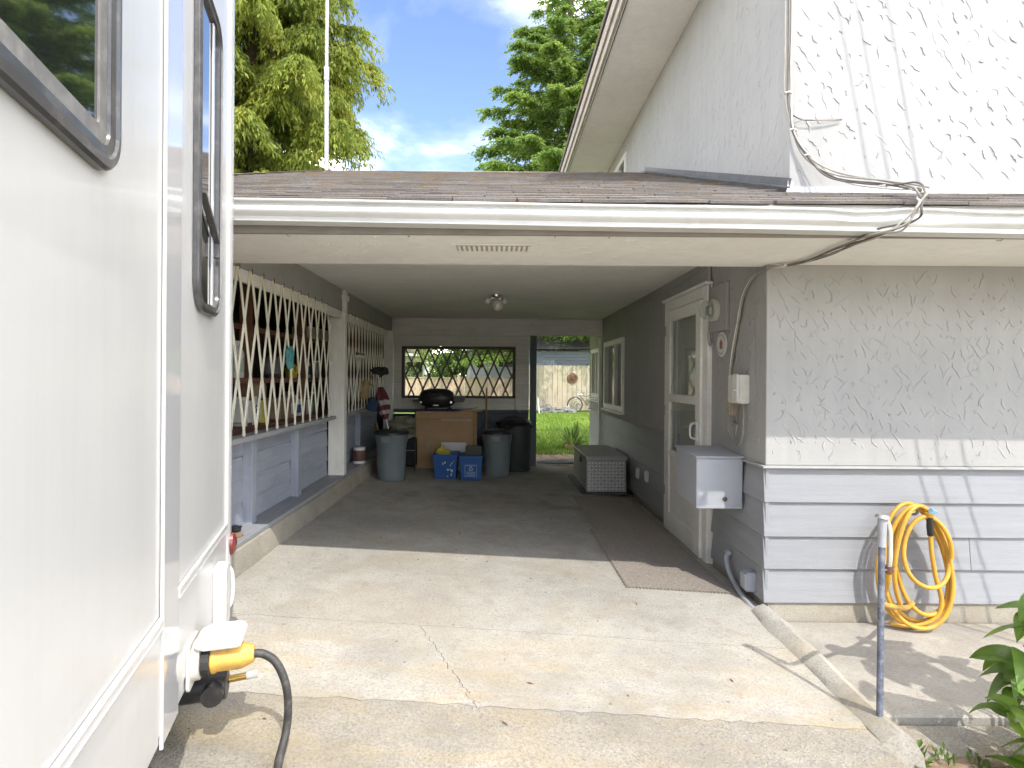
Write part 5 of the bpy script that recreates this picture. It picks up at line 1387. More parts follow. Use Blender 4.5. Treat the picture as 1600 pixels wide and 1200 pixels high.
# big carton
cx0, cx1, cy = -1.15, -0.33, 8.05
zc = fz(-0.8, 8.1) + 0.03
ct = thing('carton', (-0.74, cy + 0.1, zc), 'large upright brown cardboard carton behind the blue bins', 'box')
MB().box(cx0, cx1, cy, cy + 0.2, zc - 0.02, zc + 0.78).build('body', CARD, ct, bevel=0.004)
MB().add([(cx0, cy + 0.01, zc + 0.782), (cx1 - 0.02, cy + 0.01, zc + 0.782), (cx1 - 0.02, cy - 0.035, zc + 0.70), (cx0, cy - 0.05, zc + 0.69), (cx0, cy + 0.014, zc + 0.785), (cx1 - 0.02, cy + 0.014, zc + 0.785), (cx1 - 0.02, cy - 0.031, zc + 0.697), (cx0, cy - 0.046, zc + 0.687)], [(0, 1, 2, 3), (4, 7, 6, 5), (3, 2, 6, 7), (0, 3, 7, 4), (1, 5, 6, 2)]).build('flap', CARD, ct)
MB().box(cx0 + 0.36, cx1 - 0.03, cy - 0.003, cy - 0.0005, zc + 0.655, zc + 0.685).build('torn_strip', M('torn_paper', (0.50, 0.44, 0.36), 0.9, 0.2, 20), ct)
for z in (0.52, 0.28, 0.18):
    MB().box(cx0 + 0.14, cx0 + 0.20, cy - 0.003, cy - 0.0005, zc + z, zc + z + 0.07).build('tape_patch', TAPE, ct)
lean = thing('timber_strip', (-0.31, 8.06, zc - 0.03), 'thin raw timber strip standing at the right edge of the carton', 'timber')
board('strip', WOODST, lean, 0.80, 0.03, 0.045, T((-0.305, 8.02, zc + 0.38)) @ RY(R(90)))
lean2 = thing('timber_strip', (-0.5, 8.1, zc + 0.80), 'short timber lying on top of the carton', 'timber')
board('strip', WOODST, lean2, 0.30, 0.05, 0.03, T((-0.36, 8.12, zc + 0.80)))
tag(MB().box(-0.78, -0.43, 7.93, 7.96, 0, 0.40).build('leaning_sheet', WPLAST, None, bevel=0.003, xf=T((0, 0.0, fz(-0.6, 7.9) + 0.002)) @ T((0, 7.93, 0)) @ RX(R(-5)) @ T((0, -7.93, 0))), 'plain white panel leaning on the carton behind the bins', 'panel')
def bin_(x, y, w, d, h, label, printed):
    z = fz(x, y) + 0.004
    b = thing('recycling_bin', (x, y, z), label, 'bin', 'blue recycling bins')
    k = 0.86; t = 0.006
    o_ = [(-w / 2, -d / 2), (w / 2, -d / 2), (w / 2, d / 2), (-w / 2, d / 2)]
    vs = [(x + u * k, y + v * k, z) for u, v in o_] + [(x + u, y + v, z + h) for u, v in o_] + [(x + u * (1 - 2 * t / w), y + v * (1 - 2 * t / d), z + h) for u, v in o_] + [(x + u * k * 0.96, y + v * k * 0.96, z + 0.01) for u, v in o_]
    fs = [(0, 1, 2, 3)] + [(i, (i + 1) % 4, 4 + (i + 1) % 4, 4 + i) for i in range(4)] + [(4 + i, 4 + (i + 1) % 4, 8 + (i + 1) % 4, 8 + i) for i in range(4)] + [(8 + i, 8 + (i + 1) % 4, 12 + (i + 1) % 4, 12 + i) for i in range(4)] + [(15, 14, 13, 12)]
    MB().add(vs, fs).build('body', BLUEPL, b, bevel=0.004)
    rim = MB()
    for i in range(4):
        p, q = o_[i], o_[(i + 1) % 4]
        rim.beam((x + p[0] * 1.02, y + p[1] * 1.02, z + h - 0.012), (x + q[0] * 1.02, y + q[1] * 1.02, z + h - 0.012), 0.016, 0.028)
    rim.build('rim', BLUEPL, b, bevel=0.003)
    def fp(u, v, o=0.0012):                # point on the leaning front face
        kk = k + (1 - k) * v / h
        return Vector((x + u, y - d / 2 * kk - o, z + v))
    if printed:
        pm = M('white_print', (0.55, 0.60, 0.66), 0.6, 0.1, 30)
        fr_ = MB()
        for a, c in (((-0.075, 0.05), (0.075, 0.05)), ((0.075, 0.05), (0.075, 0.20)), ((0.075, 0.20), (-0.075, 0.20)), ((-0.075, 0.20), (-0.075, 0.05))):
            fr_.beam(fp(*a), fp(*c), 0.0035, 0.001, (0, 1, 0))
        fr_.build('print_frame', pm, b)
        ar = MB()
        for i in range(3):                  # the three chasing arrows
            a0 = R(90 + 120 * i - 42); a1 = R(90 + 120 * i + 26); c0 = (0.0, 0.15)
            pr = [(0.021 * math.cos(a0 + (a1 - a0) * s / 4), 0.021 * math.sin(a0 + (a1 - a0) * s / 4)) for s in range(5)]
            for s in range(4):
                ar.beam(fp(pr[s][0], c0[1] + pr[s][1]), fp(pr[s + 1][0], c0[1] + pr[s + 1][1]), 0.010, 0.001, (0, 1, 0))
            a2 = a1 + R(28); e = Vector((math.cos(a1), math.sin(a1)))
            ar.add([fp(e.x * 0.010, c0[1] + e.y * 0.010), fp(e.x * 0.032, c0[1] + e.y * 0.032), fp(0.021 * math.cos(a2), c0[1] + 0.021 * math.sin(a2))], [(0, 1, 2)])
        ar.build('recycling_mark', pm, b)
        tx = MB(); rr = random.Random(9)
        for zz_, wd, th in ((0.188, 0.10, 0.006), (0.108, 0.12, 0.007), (0.092, 0.125, 0.005), (0.078, 0.10, 0.005), (0.064, 0.115, 0.005)):
            u = -wd / 2
            while u < wd / 2:
                l = rr.uniform(0.006, 0.02)
                tx.beam(fp(u, zz_), fp(min(u + l, wd / 2), zz_), th, 0.001, (0, 1, 0)); u += l + 0.005
        stuff(tx.build('print_lines', pm, b))
    else:
        rr = random.Random(8)
        for i in range(13):
            u = rr.gauss(0.06, 0.05); v = rr.uniform(0.03, h * 0.75); rd_ = rr.uniform(0.005, 0.016)
            ring = [fp(u + rd_ * math.cos(s) * rr.uniform(0.6, 1.2), v + rd_ * 1.4 * math.sin(s) * rr.uniform(0.6, 1.2)) for s in [2 * math.pi * q / 9 for q in range(9)]]
            if abs(u) < 0.125:
                MB().add(ring, [tuple(range(9))]).build('paint_splash', SPLAT, b)
    return z
z1_ = bin_(-0.66, 7.45, 0.315, 0.36, 0.315, 'blue recycling bin splashed with pale paint, yellow cloth on top', False)
z2_ = bin_(-0.33, 7.45, 0.295, 0.36, 0.315, 'blue recycling bin with white printed recycling mark', True)
mb = MB().ball((-0.72, 7.42, z1_ + 0.33), 0.075, 0.08, 0.06, 18, 10, 0.5)
mb.lathe([(0.04, 0), (0.03, 0.04), (0.012, 0.08), (0, 0.09)], 10, (-0.70, 7.40, z1_ + 0.34))
mb.ball((-0.66, 7.46, z1_ + 0.315), 0.06, 0.07, 0.04, 14, 8, 0.5)
tag(mb.build('yellow_cloth', YCLOTH, None, smooth=True), 'crumpled yellow cloth heaped in the paint splashed bin', 'cloth')
bk = thing('black_crate', (-0.31, 7.48, z2_ + 0.27), 'black plastic tray standing in the printed blue bin', 'tray')
MB().box(-0.41, -0.20, 7.46, 7.56, z2_ + 0.14, z2_ + 0.42).build('body', BLACKPL, bk, bevel=0.012, seg=2)
# grill on a dark stand
gr = thing('grill', (-0.86, 8.45, fz(-0.86, 8.45)), 'black domed portable gas grill on a low dark cart before the window', 'grill')
gz = 0.98
dome = MB(); prof = []
vs = []; nn = 28; mm_ = 9
for i in range(mm_ + 1):
    t = i / mm_; s = math.cos(t * math.pi / 2) ** 0.6; zz2 = 0.155 * math.sin(t * math.pi / 2)
    for j in range(nn):
        a = 2 * math.pi * j / nn
        ca, sa = math.cos(a), math.sin(a)
        vs.append((-0.89 + 0.27 * s * math.copysign(abs(ca) ** 0.8, ca), 8.45 + 0.19 * s * math.copysign(abs(sa) ** 0.8, sa), gz + 0.10 + zz2))
fs = [(i * nn + j, i * nn + (j + 1) % nn, (i + 1) * nn + (j + 1) % nn, (i + 1) * nn + j) for i in range(mm_) for j in range(nn)]
dome.add(vs, fs).build('lid', BLACKPL, gr, smooth=True)
vs = []
for s, zz2 in ((1.02, 0.098), (1.0, 0.06), (0.82, 0.0), (0.5, -0.03), (0.02, -0.035)):
    for j in range(nn):
        a = 2 * math.pi * j / nn; ca, sa = math.cos(a), math.sin(a)
        vs.append((-0.89 + 0.27 * s * math.copysign(abs(ca) ** 0.8, ca), 8.45 + 0.19 * s * math.copysign(abs(sa) ** 0.8, sa), gz + zz2))
MB().add(vs, [(i * nn + j, i * nn + (j + 1) % nn, (i + 1) * nn + (j + 1) % nn, (i + 1) * nn + j) for i in range(4) for j in range(nn)]).build('bowl', BLACKPL, gr, smooth=True)
MB().tube(smoothpath([(-0.99, 8.28, gz + 0.16), (-0.97, 8.22, gz + 0.165), (-0.81, 8.22, gz + 0.165), (-0.79, 8.28, gz + 0.16)], 4), 0.012, 8).build('lid_handle', DKFRAME, gr, smooth=True)
for s in (-1, 1):
    MB().box(-0.89 + s * 0.25 - (0.0 if s > 0 else 0.10), -0.89 + s * 0.25 + (0.16 if s > 0 else 0.0), 8.30, 8.58, gz + 0.06, gz + 0.10 + (0.045 if s > 0 else 0)).build('side_shelf', BLACKPL, gr, bevel=0.015, seg=2)
    MB().lathe([(0, 0), (0.018, 0), (0.016, 0.02), (0, 0.021)], 12, (-0.89 + s * 0.22, 8.26, gz + 0.055), RX(R(90))).build('knob', CHROME, gr, smooth=True)
MB().box(-0.93, -0.85, 8.245, 8.26, gz + 0.005, gz + 0.02).build('badge', CHROME, gr)
for s in (-1, 1):
    for d_ in (-1, 1):
        MB().beam((-0.89 + s * 0.17, 8.45 + d_ * 0.12, gz - 0.02), (-0.89 + s * 0.21, 8.45 + d_ * 0.14, 0.885), 0.02, 0.02).build('leg', DKFRAME, gr)
st_ = thing('work_table', (-0.85, 8.5, fz(-.85, 8.5)), 'dark low table under the grill behind the carton', 'table')
MB().box(-1.2, -0.42, 8.28, 8.72, 0.84, 0.88).build('top', BLACKPL, st_, bevel=0.005)
MB().box(-1.17, -0.45, 8.32, 8.68, 0.72, 0.838).build('apron', DARKIN, st_, bevel=0.003)
for x in (-1.15, -0.47):
    for y in (8.33, 8.67):
        MB().beam((x, y, fz(x, y)), (x, y, 0.72), 0.04, 0.04, (0, 1, 0)).build('leg', DARKIN, st_)
tag(MB().box(-0.09, 0.09, -0.03, 0.03, 0, 0.012).build('folded_paper', WHITECL, None, bevel=0.003, xf=T((-0.36, 8.2, zc + 0.818)) @ RZ(0.3) @ RY(-0.15)), 'scrap of white paper lying on the carton timber', 'paper')
brm = thing('broom_stick', (-0.17, 8.6, fz(-.17, 8.5)), 'slim wooden broom stick leaning on the back wall by the window', 'stick')
MB().tube([(-0.165, 8.50, 0.10), (-0.165, 8.89, 1.24)], 0.013, 8).build('stick', WOODST, brm, smooth=True)
# canvas bundle
mb = MB().ball((-1.28, 8.25, 0.70), 0.30, 0.22, 0.10, 26, 12, 0.9); mb.ball((-1.35, 8.2, 0.60), 0.28, 0.2, 0.10, 22, 10, 0.8)
tag(mb.build('canvas_bundle', TARP, None, smooth=True), 'rumpled beige canvas bundle left of the carton', 'canvas')
mb = MB().box(-1.58, -1.12, 8.05, 8.5, 0.15, 0.54)
tag(mb.build('dark_crate', DARKIN, None, bevel=0.006), 'dark crate under the canvas bundle behind the left trash can', 'crate')
for i, (x, y, lbl) in enumerate(((-0.93 - 0.22, 7.6, 'thin black folding frame between left trash can and carton'),)):
    fr_ = thing('folding_frame', (x, y, fz(x, y)), lbl, 'frame')
    for dx in (-0.08, 0.06):
        MB().tube([(x + dx, y, fz(x, y)), (x + dx, y + 0.02, fz(x, y) + 0.47)], 0.008, 8).build('leg', BLACKPL, fr_)
    MB().tube([(x - 0.08, y, fz(x, y) + 0.3), (x + 0.06, y, fz(x, y) + 0.3)], 0.006, 8).build('crossbar', STEEL, fr_)
# paint can on the ledge
pc = thing('paint_can', (LX - 0.06, 7.15, 0.345), 'white paint can with a dark label on the left ledge', 'paint can')
MB().lathe([(0, 0), (0.075, 0), (0.075, 0.19), (0.07, 0.195), (0, 0.19)], 22, (LX - 0.02, 6.95, 0.346)).build('body', WPLAST, pc, smooth=True)
MB().lathe([(0.0755, 0.03), (0.0755, 0.16)], 22, (LX - 0.02, 6.95, 0.346), None, None, False).build('label', M('dark_red_label', (0.12, 0.05, 0.05), 0.5, 0.7, 14), pc, smooth=True)
# long handled tools by the left wall
um = thing('flag_umbrella', (-1.42, 7.0, 0.75), 'closed red, white and blue umbrella hung among the tools', 'umbrella')
a, b = Vector((-1.50, 7.15, 1.42)), Vector((-1.33, 7.05, 0.66))
d = (b - a).normalized()
MB().tube([a, a.lerp(b, 0.22)], 0.012, 8).build('handle', WPLAST, um, smooth=True)
MB().tube([a.lerp(b, 0.72), b], 0.011, 8).build('shaft', CHROME, um, smooth=True)
def fold(t0, t1, r0, r1, ph):
    mb = MB(); vs = []; n = 20
    q = d.to_track_quat('Z', 'Y').to_matrix()
    for i in range(7):
        t = t0 + (t1 - t0) * i / 6; r = r0 + (r1 - r0) * i / 6
        for j in range(n):
            an = 2 * math.pi * j / n; rr_ = r * (1 + 0.28 * math.cos(an * 5 + ph + t * 6))
            vs.append(a.lerp(b, t) + q @ Vector((rr_ * math.cos(an), rr_ * math.sin(an), 0)))
    mb.add(vs, [(i * n + j, i * n + (j + 1) % n, (i + 1) * n + (j + 1) % n, (i + 1) * n + j) for i in range(6) for j in range(n)])
    return mb
fold(0.20, 0.42, 0.03, 0.075, 0).build('red_panel', REDCL, um, smooth=True)
fold(0.42, 0.50, 0.07, 0.07, 0.2).build('white_panel', WHITECL, um, smooth=True)
fold(0.50, 0.58, 0.07, 0.06, 0.4).build('red_panel', REDCL, um, smooth=True)
fold(0.58, 0.64, 0.06, 0.05, 0.6).build('white_panel', WHITECL, um, smooth=True)
fold(0.64, 0.72, 0.045, 0.022, 0.8).build('red_panel', REDCL, um, smooth=True)
MB().ball((-1.53, 7.0, 1.05), 0.08, 0.06, 0.09, 14, 8, 0.5).build('blue_panel', BLUECL, um, smooth=True)
sq = thing('squeegee', (LX, 6.7, 1.0), 'long handled white squeegee hung upright on the far gate', 'squeegee')
MB().tube([(LX + 0.03, 6.42, 1.08), (LX + 0.035, 6.72, 1.62)], 0.010, 8).build('handle', WPLAST, sq, smooth=True)
MB().box(-0.02, 0.02, -0.17, 0.17, -0.018, 0.018).build('blade', WPLAST, sq, bevel=0.004, xf=T((LX + 0.04, 6.74, 1.635)))
MB().box(-0.01, 0.01, -0.175, 0.175, 0.016, 0.045).build('rubber_edge', BLACKPL, sq, xf=T((LX + 0.04, 6.74, 1.635)))
bs = thing('dust_mop', (-1.56, 7.3, 1.4), 'dark fluffy brush head on a pale rod beside the far post', 'brush')
MB().ball((-1.49, 7.25, 1.47), 0.10, 0.07, 0.055, 18, 10, 0.7).build('head', DARKBR, bs, smooth=True)
MB().tube([(-1.57, 7.15, 1.43), (-1.66, 6.95, 1.05)], 0.010, 8).build('rod', STRAW, bs)
bo = thing('old_broom', (-1.6, 6.9, 1.1), 'worn straw broom hung head up by the umbrella', 'broom')
MB().lathe([(0.02, 0), (0.05, -0.06), (0.075, -0.20), (0.07, -0.22), (0, -0.2)], 14, (-1.60, 6.92, 1.36), Euler((0.15, 0.2, 0)).to_matrix().to_4x4()).build('bristles', STRAW, bo)
MB().tube([(-1.60, 6.92, 1.36), (-1.52, 7.0, 1.28)], 0.009, 6).build('stub', WOODST, bo)
pl = thing('plank_offcut', (-1.5, 7.5, 0.4), 'orange brown timber offcut leaning behind the left trash can', 'timber')
board('offcut', M('orange_timber', (0.34, 0.17, 0.06), 0.6, 0.15, 4), pl, 0.42, 0.12, 0.02, T((-1.52, 7.35, 0.60)) @ RZ(0.4) @ RY(R(78)))
# litter on ledge front
lt = thing('ledge_clutter', (LX - 0.08, 3.6, 0.345), 'dark object and flat wood scrap on the front end of the ledge', 'clutter')
MB().ball((LX - 0.11, 3.85, 0.365), 0.045, 0.06, 0.02, 12, 8, 0.4).build('dark_rag', BLACKPL, lt, smooth=True)
board('wood_scrap', WOODST, lt, 0.3, 0.12, 0.015, T((LX - 0.09, 3.62, 0.354)) @ RZ(R(80)))

# ------------------------------------------------------------------ storage shelves behind the gate
su = thing('storage_shelf', (-2.3, 5.2, 0.28), 'red brown storage shelves behind the folding gate', 'shelf')
for z, x0, x1 in ((1.80, -2.62, -2.08), (1.36, -2.62, -2.05), (0.96, -2.62, -1.98)):
    board('shelf_board', REDWOOD, su, 5.2, x1 - x0, 0.045, T(((x0 + x1) / 2, 6.0, z)) @ RZ(R(90)))
for y in (3.5, 4.75, 6.1, 7.4, 8.5):
    board('upright', REDWOOD, su, 1.98, 0.06, 0.09, T((-2.10, y, 1.27)) @ RY(R(90)))
def bottle(x, y, z, r, h, mat, label, capm=WPLAST, neck=0.35, labelmat=None):
    b = thing('bottle', (x, y, z), label, 'bottle', 'bottles and jars on the storage shelves')
    MB().lathe([(0, 0), (r * 0.95, 0), (r, 0.01), (r, h * 0.66), (r * 0.8, h * 0.76), (r * neck, h * 0.85), (r * neck, h * 0.9), (0, h * 0.9)], 18, (x, y, z)).build('body', mat, b, smooth=True)
    MB().lathe([(0, h * 0.9), (r * neck * 1.2, h * 0.9), (r * neck * 1.2, h), (0, h)], 14, (x, y, z)).build('cap', capm, b, smooth=True)
    if labelmat:
        MB().lathe([(r * 1.01, h * 0.15), (r * 1.01, h * 0.55)], 18, (x, y, z), None, None, False).build('wrap_label', labelmat, b, smooth=True)
GREENPL = M('green_plastic', (0.03, 0.17, 0.11), 0.35, 0.1, 6)
YELPL = M('yellow_plastic', (0.55, 0.45, 0.05), 0.4, 0.1, 6)
CLEARJ = M('cloudy_jar', (0.34, 0.34, 0.31), 0.2, 0.15, 12)
BLUELB = M('blue_label', (0.05, 0.12, 0.28), 0.5, 0.4, 20)
S2, S1, S0 = 1.384, 0.984, 1.824
bottle(-2.12, 4.62, S2, 0.06, 0.30, WPLAST, 'large white bottle, nearest the trailer on the middle shelf', WPLAST, 0.4, M('pale_green_label', (0.42, 0.52, 0.42), 0.5, 0.2, 30))
bottle(-2.18, 4.78, S2, 0.05, 0.24, GREENPL, 'green bottle with yellow label beside the large white bottle', GREENPL, 0.4, YELPL)
bottle(-2.16, 4.48, S2, 0.045, 0.20, GREENPL, 'short green bottle half behind the trailer edge')
bottle(-2.16, 5.95, S2, 0.06, 0.15, YELPL, 'squat yellow jar behind the hanging teal net', BLACKPL, 0.8)
bottle(-2.14, 6.25, S2, 0.06, 0.19, CLEARJ, 'cloudy jar on the middle shelf right of the teal net', STEEL, 0.8)
bottle(-2.18, 6.48, S2, 0.05, 0.24, WPLAST, 'slim white bottle midway along the middle shelf', BLACKPL, 0.4, BLUELB)
bottle(-2.15, 6.75, S2, 0.055, 0.20, CLEARJ, 'cloudy jar beside the slim white bottle', WPLAST, 0.75)
bottle(-2.12, 5.1, S1, 0.05, 0.22, YELPL, 'yellow bottle low on the bottom shelf near the jug', BLACKPL, 0.4)
bottle(-2.10, 5.75, S1, 0.06, 0.26, CLEARJ, 'tall cloudy jar on the bottom shelf', STEEL, 0.7, WPLAST)
bottle(-2.12, 6.0, S1, 0.055, 0.22, WPLAST, 'white bottle with blue label on the bottom shelf', WPLAST, 0.4, BLUELB)
bottle(-2.10, 6.3, S1, 0.06, 0.18, CLEARJ, 'short jar on the bottom shelf right of the white bottle', BLACKPL, 0.8)
bottle(-2.14, 6.6, S1, 0.05, 0.24, GREENPL, 'dark green bottle toward the post on the bottom shelf')
bottle(-2.12, 7.3, S2, 0.06, 0.22, REDCL, 'red jar seen through the far gate')
jg = thing('white_jug', (-2.1, 4.8, S1), 'white chemical jug with a black hazard diamond on its label', 'jug')
MB().box(-2.20, -2.04, 4.66, 4.94, S1, S1 + 0.24).build('body', WPLAST, jg, bevel=0.03, seg=3, smooth=True)
MB().lathe([(0.03, 0), (0.03, 0.035), (0, 0.035)], 14, (-2.12, 4.80, S1 + 0.24)).build('cap', YELPL, jg, smooth=True)
dm = MB(); c_ = Vector((-2.038, 4.82, S1 + 0.12))
for (a, b) in (((0, -.05), (.05, 0)), ((.05, 0), (0, .05)), ((0, .05), (-.05, 0)), ((-.05, 0), (0, -.05))):
    dm.beam(c_ + Vector((0, a[0], a[1])), c_ + Vector((0, b[0], b[1])), 0.008, 0.002, (1, 0, 0))
dm.box(c_.x - 0.001, c_.x + 0.001, c_.y - 0.012, c_.y + 0.012, c_.z - 0.02, c_.z + 0.018)
dm.build('hazard_diamond', BLACKPL, jg)
tag(MB().box(-2.20, -2.17, 4.98, 5.35, 0, 0.36).build('plywood_sheet', M('pale_plywood', (0.40, 0.30, 0.20), 0.7, 0.1, 4), None, xf=T((0, 0, S1 + 0.001))), 'pale plywood offcut standing on the bottom shelf', 'plywood')
tag(MB().box(-2.28, -2.06, 6.3, 6.95, 0, 0.13).build('white_carton', M('cream_carton', (0.52, 0.50, 0.43), 0.7, 0.06, 4), None, bevel=0.004, xf=T((0, 0, S0 + 0.001))), 'long cream carton on the top shelf near the post', 'box')
tag(MB().box(-2.30, -2.06, 5.42, 5.7, 0, 0.2).build('shelf_carton', M('kraft_carton', (0.28, 0.2, 0.13), 0.8, 0.1, 5), None, bevel=0.004, xf=T((0, 0, S1 + 0.001))), 'small brown carton on the bottom shelf beside the plywood', 'box')
tag(MB().ball((-2.15, 5.45, S2 + 0.11), 0.10, 0.13, 0.11, 16, 10, 0.3).build('grey_sack', M('grey_sack', (0.16, 0.17, 0.18), 0.8, 0.15, 6), None, smooth=True), 'slumped grey sack on the middle shelf left of the teal net', 'sack')
fl = thing('yellow_flowers', (-2.1, 5.7, S2), 'bunch of yellow silk flowers on the middle shelf', 'flowers')
rr = random.Random(3)
for i in range(9):
    MB().lathe([(0.0, -0.008), (0.022, 0.0), (0.03, 0.012), (0.012, 0.008), (0, 0.01)], 8, (-2.04 + rr.uniform(-.02, .03), 5.68 + rr.uniform(-.09, .09), S2 + 0.05 + rr.uniform(-.03, .06)), Euler((rr.uniform(-1, 1), 1.2, 0)).to_matrix().to_4x4()).build('bloom', YELPL, fl)
tag(MB().box(-2.25, -2.08, 7.0, 7.6, 0, 0.17).build('red_toolbox', REDCL, None, bevel=0.01, xf=T((0, 0, 1.83))), 'red toolbox on the top shelf seen through the far gate', 'toolbox')
ln_ = thing('teal_net', (LX + 0.02, 4.47, 1.63), 'teal nylon bath net hanging on the folding gate', 'net')
MB().ball((LX + 0.025, 4.475, 1.545), 0.028, 0.062, 0.082, 22, 14, 0.5).build('bundle', TEAL, ln_, smooth=True)
MB().tube([(LX + 0.0, 4.475, 1.66), (LX + 0.02, 4.475, 1.61)], 0.004, 5).build('cord', TEAL, ln_)

# ------------------------------------------------------------------ backyard
def fence(x0, x1, y, zt_, w, mat, label, cap):
    f = thing('board_fence', ((x0 + x1) / 2, y, 0), label, 'fence')
    n = int((x1 - x0) / w); rr = random.Random(int(x0 * 7))
    for i in range(n):
        x = x0 + (i + 0.5) * w
        board('fence_board', mat, f, zt_ - 0.06, 0.022, w - 0.012, T((x, y + rr.uniform(-.004, .004), 0.06 + (zt_ - 0.06) / 2)) @ RY(R(90)), 0.003)
    for z in (0.35, zt_ - 0.25):
        board('rail', mat, f, x1 - x0, 0.04, 0.09, T(((x0 + x1) / 2, y + 0.04, z)))
    if cap:
        board('cap_rail', mat, f, x1 - x0, 0.10, 0.04, T(((x0 + x1) / 2, y, zt_ + 0.02)))
        k = 0
        x = x0 + 0.2
        while x < x1:
            board('fence_post', mat, f, zt_ + 0.18, 0.12, 0.12, T((x, y - 0.05, (zt_ + 0.18) / 2)) @ RY(R(90))); x += 2.62
    return f
fence(-7.2, 0.9, 26.0, 1.36, 0.15, FENCE2, 'pale peach board fence with capped posts seen through the window', True)
fence(0.9, 6.0, 23.6, 1.92, 0.20, FENCE, 'tan vertical board fence seen through the doorway', False)
orn = thing('sun_ornament', (3.15, 23.55, 1.4), 'round rusty sun ornament hung on the tan fence', 'ornament')
MB().lathe([(0, 0), (0.2, 0), (0.2, 0.03), (0.12, 0.05), (0, 0.06)], 28, (3.12, 23.56, 1.40), RX(R(90)), mod=lambda a, h: 1 + 0.10 * abs(math.sin(a * 7))).build('disc', RUST, orn)
MB().lathe([(0, 0), (0.09, 0), (0.07, 0.04), (0, 0.05)], 20, (3.12, 23.51, 1.40), RX(R(90))).build('face', BROWN, orn, smooth=True)
bi = thing('bicycle', (3.5, 23.2, 0), 'old bicycle with curved handlebar leaning on the tan fence', 'bicycle')
wr = 0.30; wx = (3.19, 4.15); by_ = 23.3
for x in wx:
    ring = [(x + wr * math.cos(2 * math.pi * i / 32), by_, 0.02 + wr + wr * math.sin(2 * math.pi * i / 32)) for i in range(32)]
    w_ = MB().tube(ring, 0.022, 8, closed=True).build('wheel', RUBBER, bi, smooth=True)
    ring = [(x + (wr - 0.03) * math.cos(2 * math.pi * i / 32), by_, 0.02 + wr + (wr - 0.03) * math.sin(2 * math.pi * i / 32)) for i in range(32)]
    MB().tube(ring, 0.010, 6, closed=True).build('rim', CHROME, w_, smooth=True)
    sp2 = MB()
    for i in range(14):
        a_ = 2 * math.pi * i / 14
        sp2.tube([(x, by_, 0.02 + wr), (x + (wr - .03) * math.cos(a_), by_, 0.02 + wr + (wr - .03) * math.sin(a_))], 0.003, 4)
    sp2.build('spokes', CHROME, w_)
hc = 0.32
fr_ = MB()
hd = (3.36, by_, 0.78); st2 = (3.85, by_, 0.72); bbk = (3.72, by_, 0.30)
fr_.tube(smoothpath([hd, (3.6, by_, 0.66), st2], 5), 0.02, 8); fr_.tube([(3.37, by_, 0.70), bbk], 0.022, 8); fr_.tube([st2, bbk], 0.02, 8); fr_.tube([bbk, (wx[1], by_, hc)], 0.015, 8); fr_.tube([st2, (wx[1], by_, hc)], 0.014, 8)
fr_.build('frame', M('bike_paint', (0.10, 0.11, 0.09), 0.4, 0.1, 6), bi, smooth=True)
MB().tube([hd, (3.26, by_, 0.52), (wx[0], by_, hc)], 0.016, 8).build('fork', CHROME, bi, smooth=True)
MB().tube(smoothpath([(3.42, by_ - 0.28, 0.92), (3.30, by_ - 0.2, 0.93), (3.20, by_ - 0.12, 1.02), (3.30, by_, 0.95), (3.20, by_ + 0.12, 1.02), (3.30, by_ + 0.2, 0.93)], 5), 0.013, 8).build('handlebar', CHROME, bi, smooth=True)
MB().ball((3.90, by_, 0.83), 0.13, 0.08, 0.04, 14, 8).build('saddle', BLACKPL, bi, smooth=True)
MB().box(3.28, 3.50, by_ - 0.03, by_ + 0.03, 0.70, 0.76).build('white_fender', WPLAST, bi, bevel=0.02)
for i, (x, y, r, lb) in enumerate(((1.72, 22.9, 0.16, 'round grey garden stone near the white stake'), (2.05, 23.0, 0.24, 'pale boulder second from the stake at the fence foot'), (2.42, 22.9, 0.2, 'peaked grey boulder midway along the fence foot'), (2.75, 23.0, 0.2, 'low pale boulder left of the bicycle'), (2.98, 22.7, 0.12, 'small grey stone by the bicycle wheel'))):
    o = MB().ball((x, y, r * 0.4), r * 1.2, r, r * 0.8, 14, 9, 0.7).build('boulder', STONE, None, smooth=True)
    tag(o, lb, 'stone', 'stones along the fence')
tag(MB().tube([(1.66, 22.4, -0.02), (1.60, 22.4, 0.62)], 0.03, 8).build('white_stake', WPLAST), 'white stake standing in the lawn by the doorway post', 'stake')
tag(MB().box(1.36, 1.72, 11.15, 11.3, -0.02, 0.09).build('timber_block', WOODST, None, bevel=0.01), 'weathered timber block at the lawn edge', 'timber')
weed('garden_weed', 1.5, 11.3, 0.0, 70, 0.62, 0.03, 7, 'leafy weed growing at the lawn edge behind the carport', LEAF_BUSH, 0.8)
# path pavers
tag(MB().ball((1.0, 9.6, -0.01), 0.35, 0.25, 0.03, 14, 7, 0.3).build('stepping_stone', STONE, None, smooth=True), 'flat stepping stone just outside the doorway', 'stone')
# neighbours
shd = thing('neighbour_shed', (4, 26, 0), 'grey lap sided shed behind the tan fence', 'shed')
MB().box(1.3, 9, 25.3, 29, 0, 2.62).build('wall', FARGREY, shd)
for i in range(7):
    z = 1.75 + i * 0.125
    board('siding_board', FARGREY, shd, 7.7, 0.03, 0.12, T((5.15, 25.28, z)) @ RX(R(8)), 0.003)
MB().add([(1.0, 24.9, 2.66), (9.3, 24.9, 2.66), (9.3, 27.2, 3.5), (1.0, 27.2, 3.5), (1.0, 24.9, 2.76), (9.3, 24.9, 2.76), (9.3, 27.2, 3.6), (1.0, 27.2, 3.6)], [(0, 1, 2, 3), (7, 6, 5, 4), (0, 4, 5, 1), (0, 3, 7, 4), (1, 5, 6, 2)]).build('roof', FARDARK, shd)
nb = thing('neighbour_house', (-7, 36, 0), 'white neighbour house with dark windows beyond the fence', 'house')
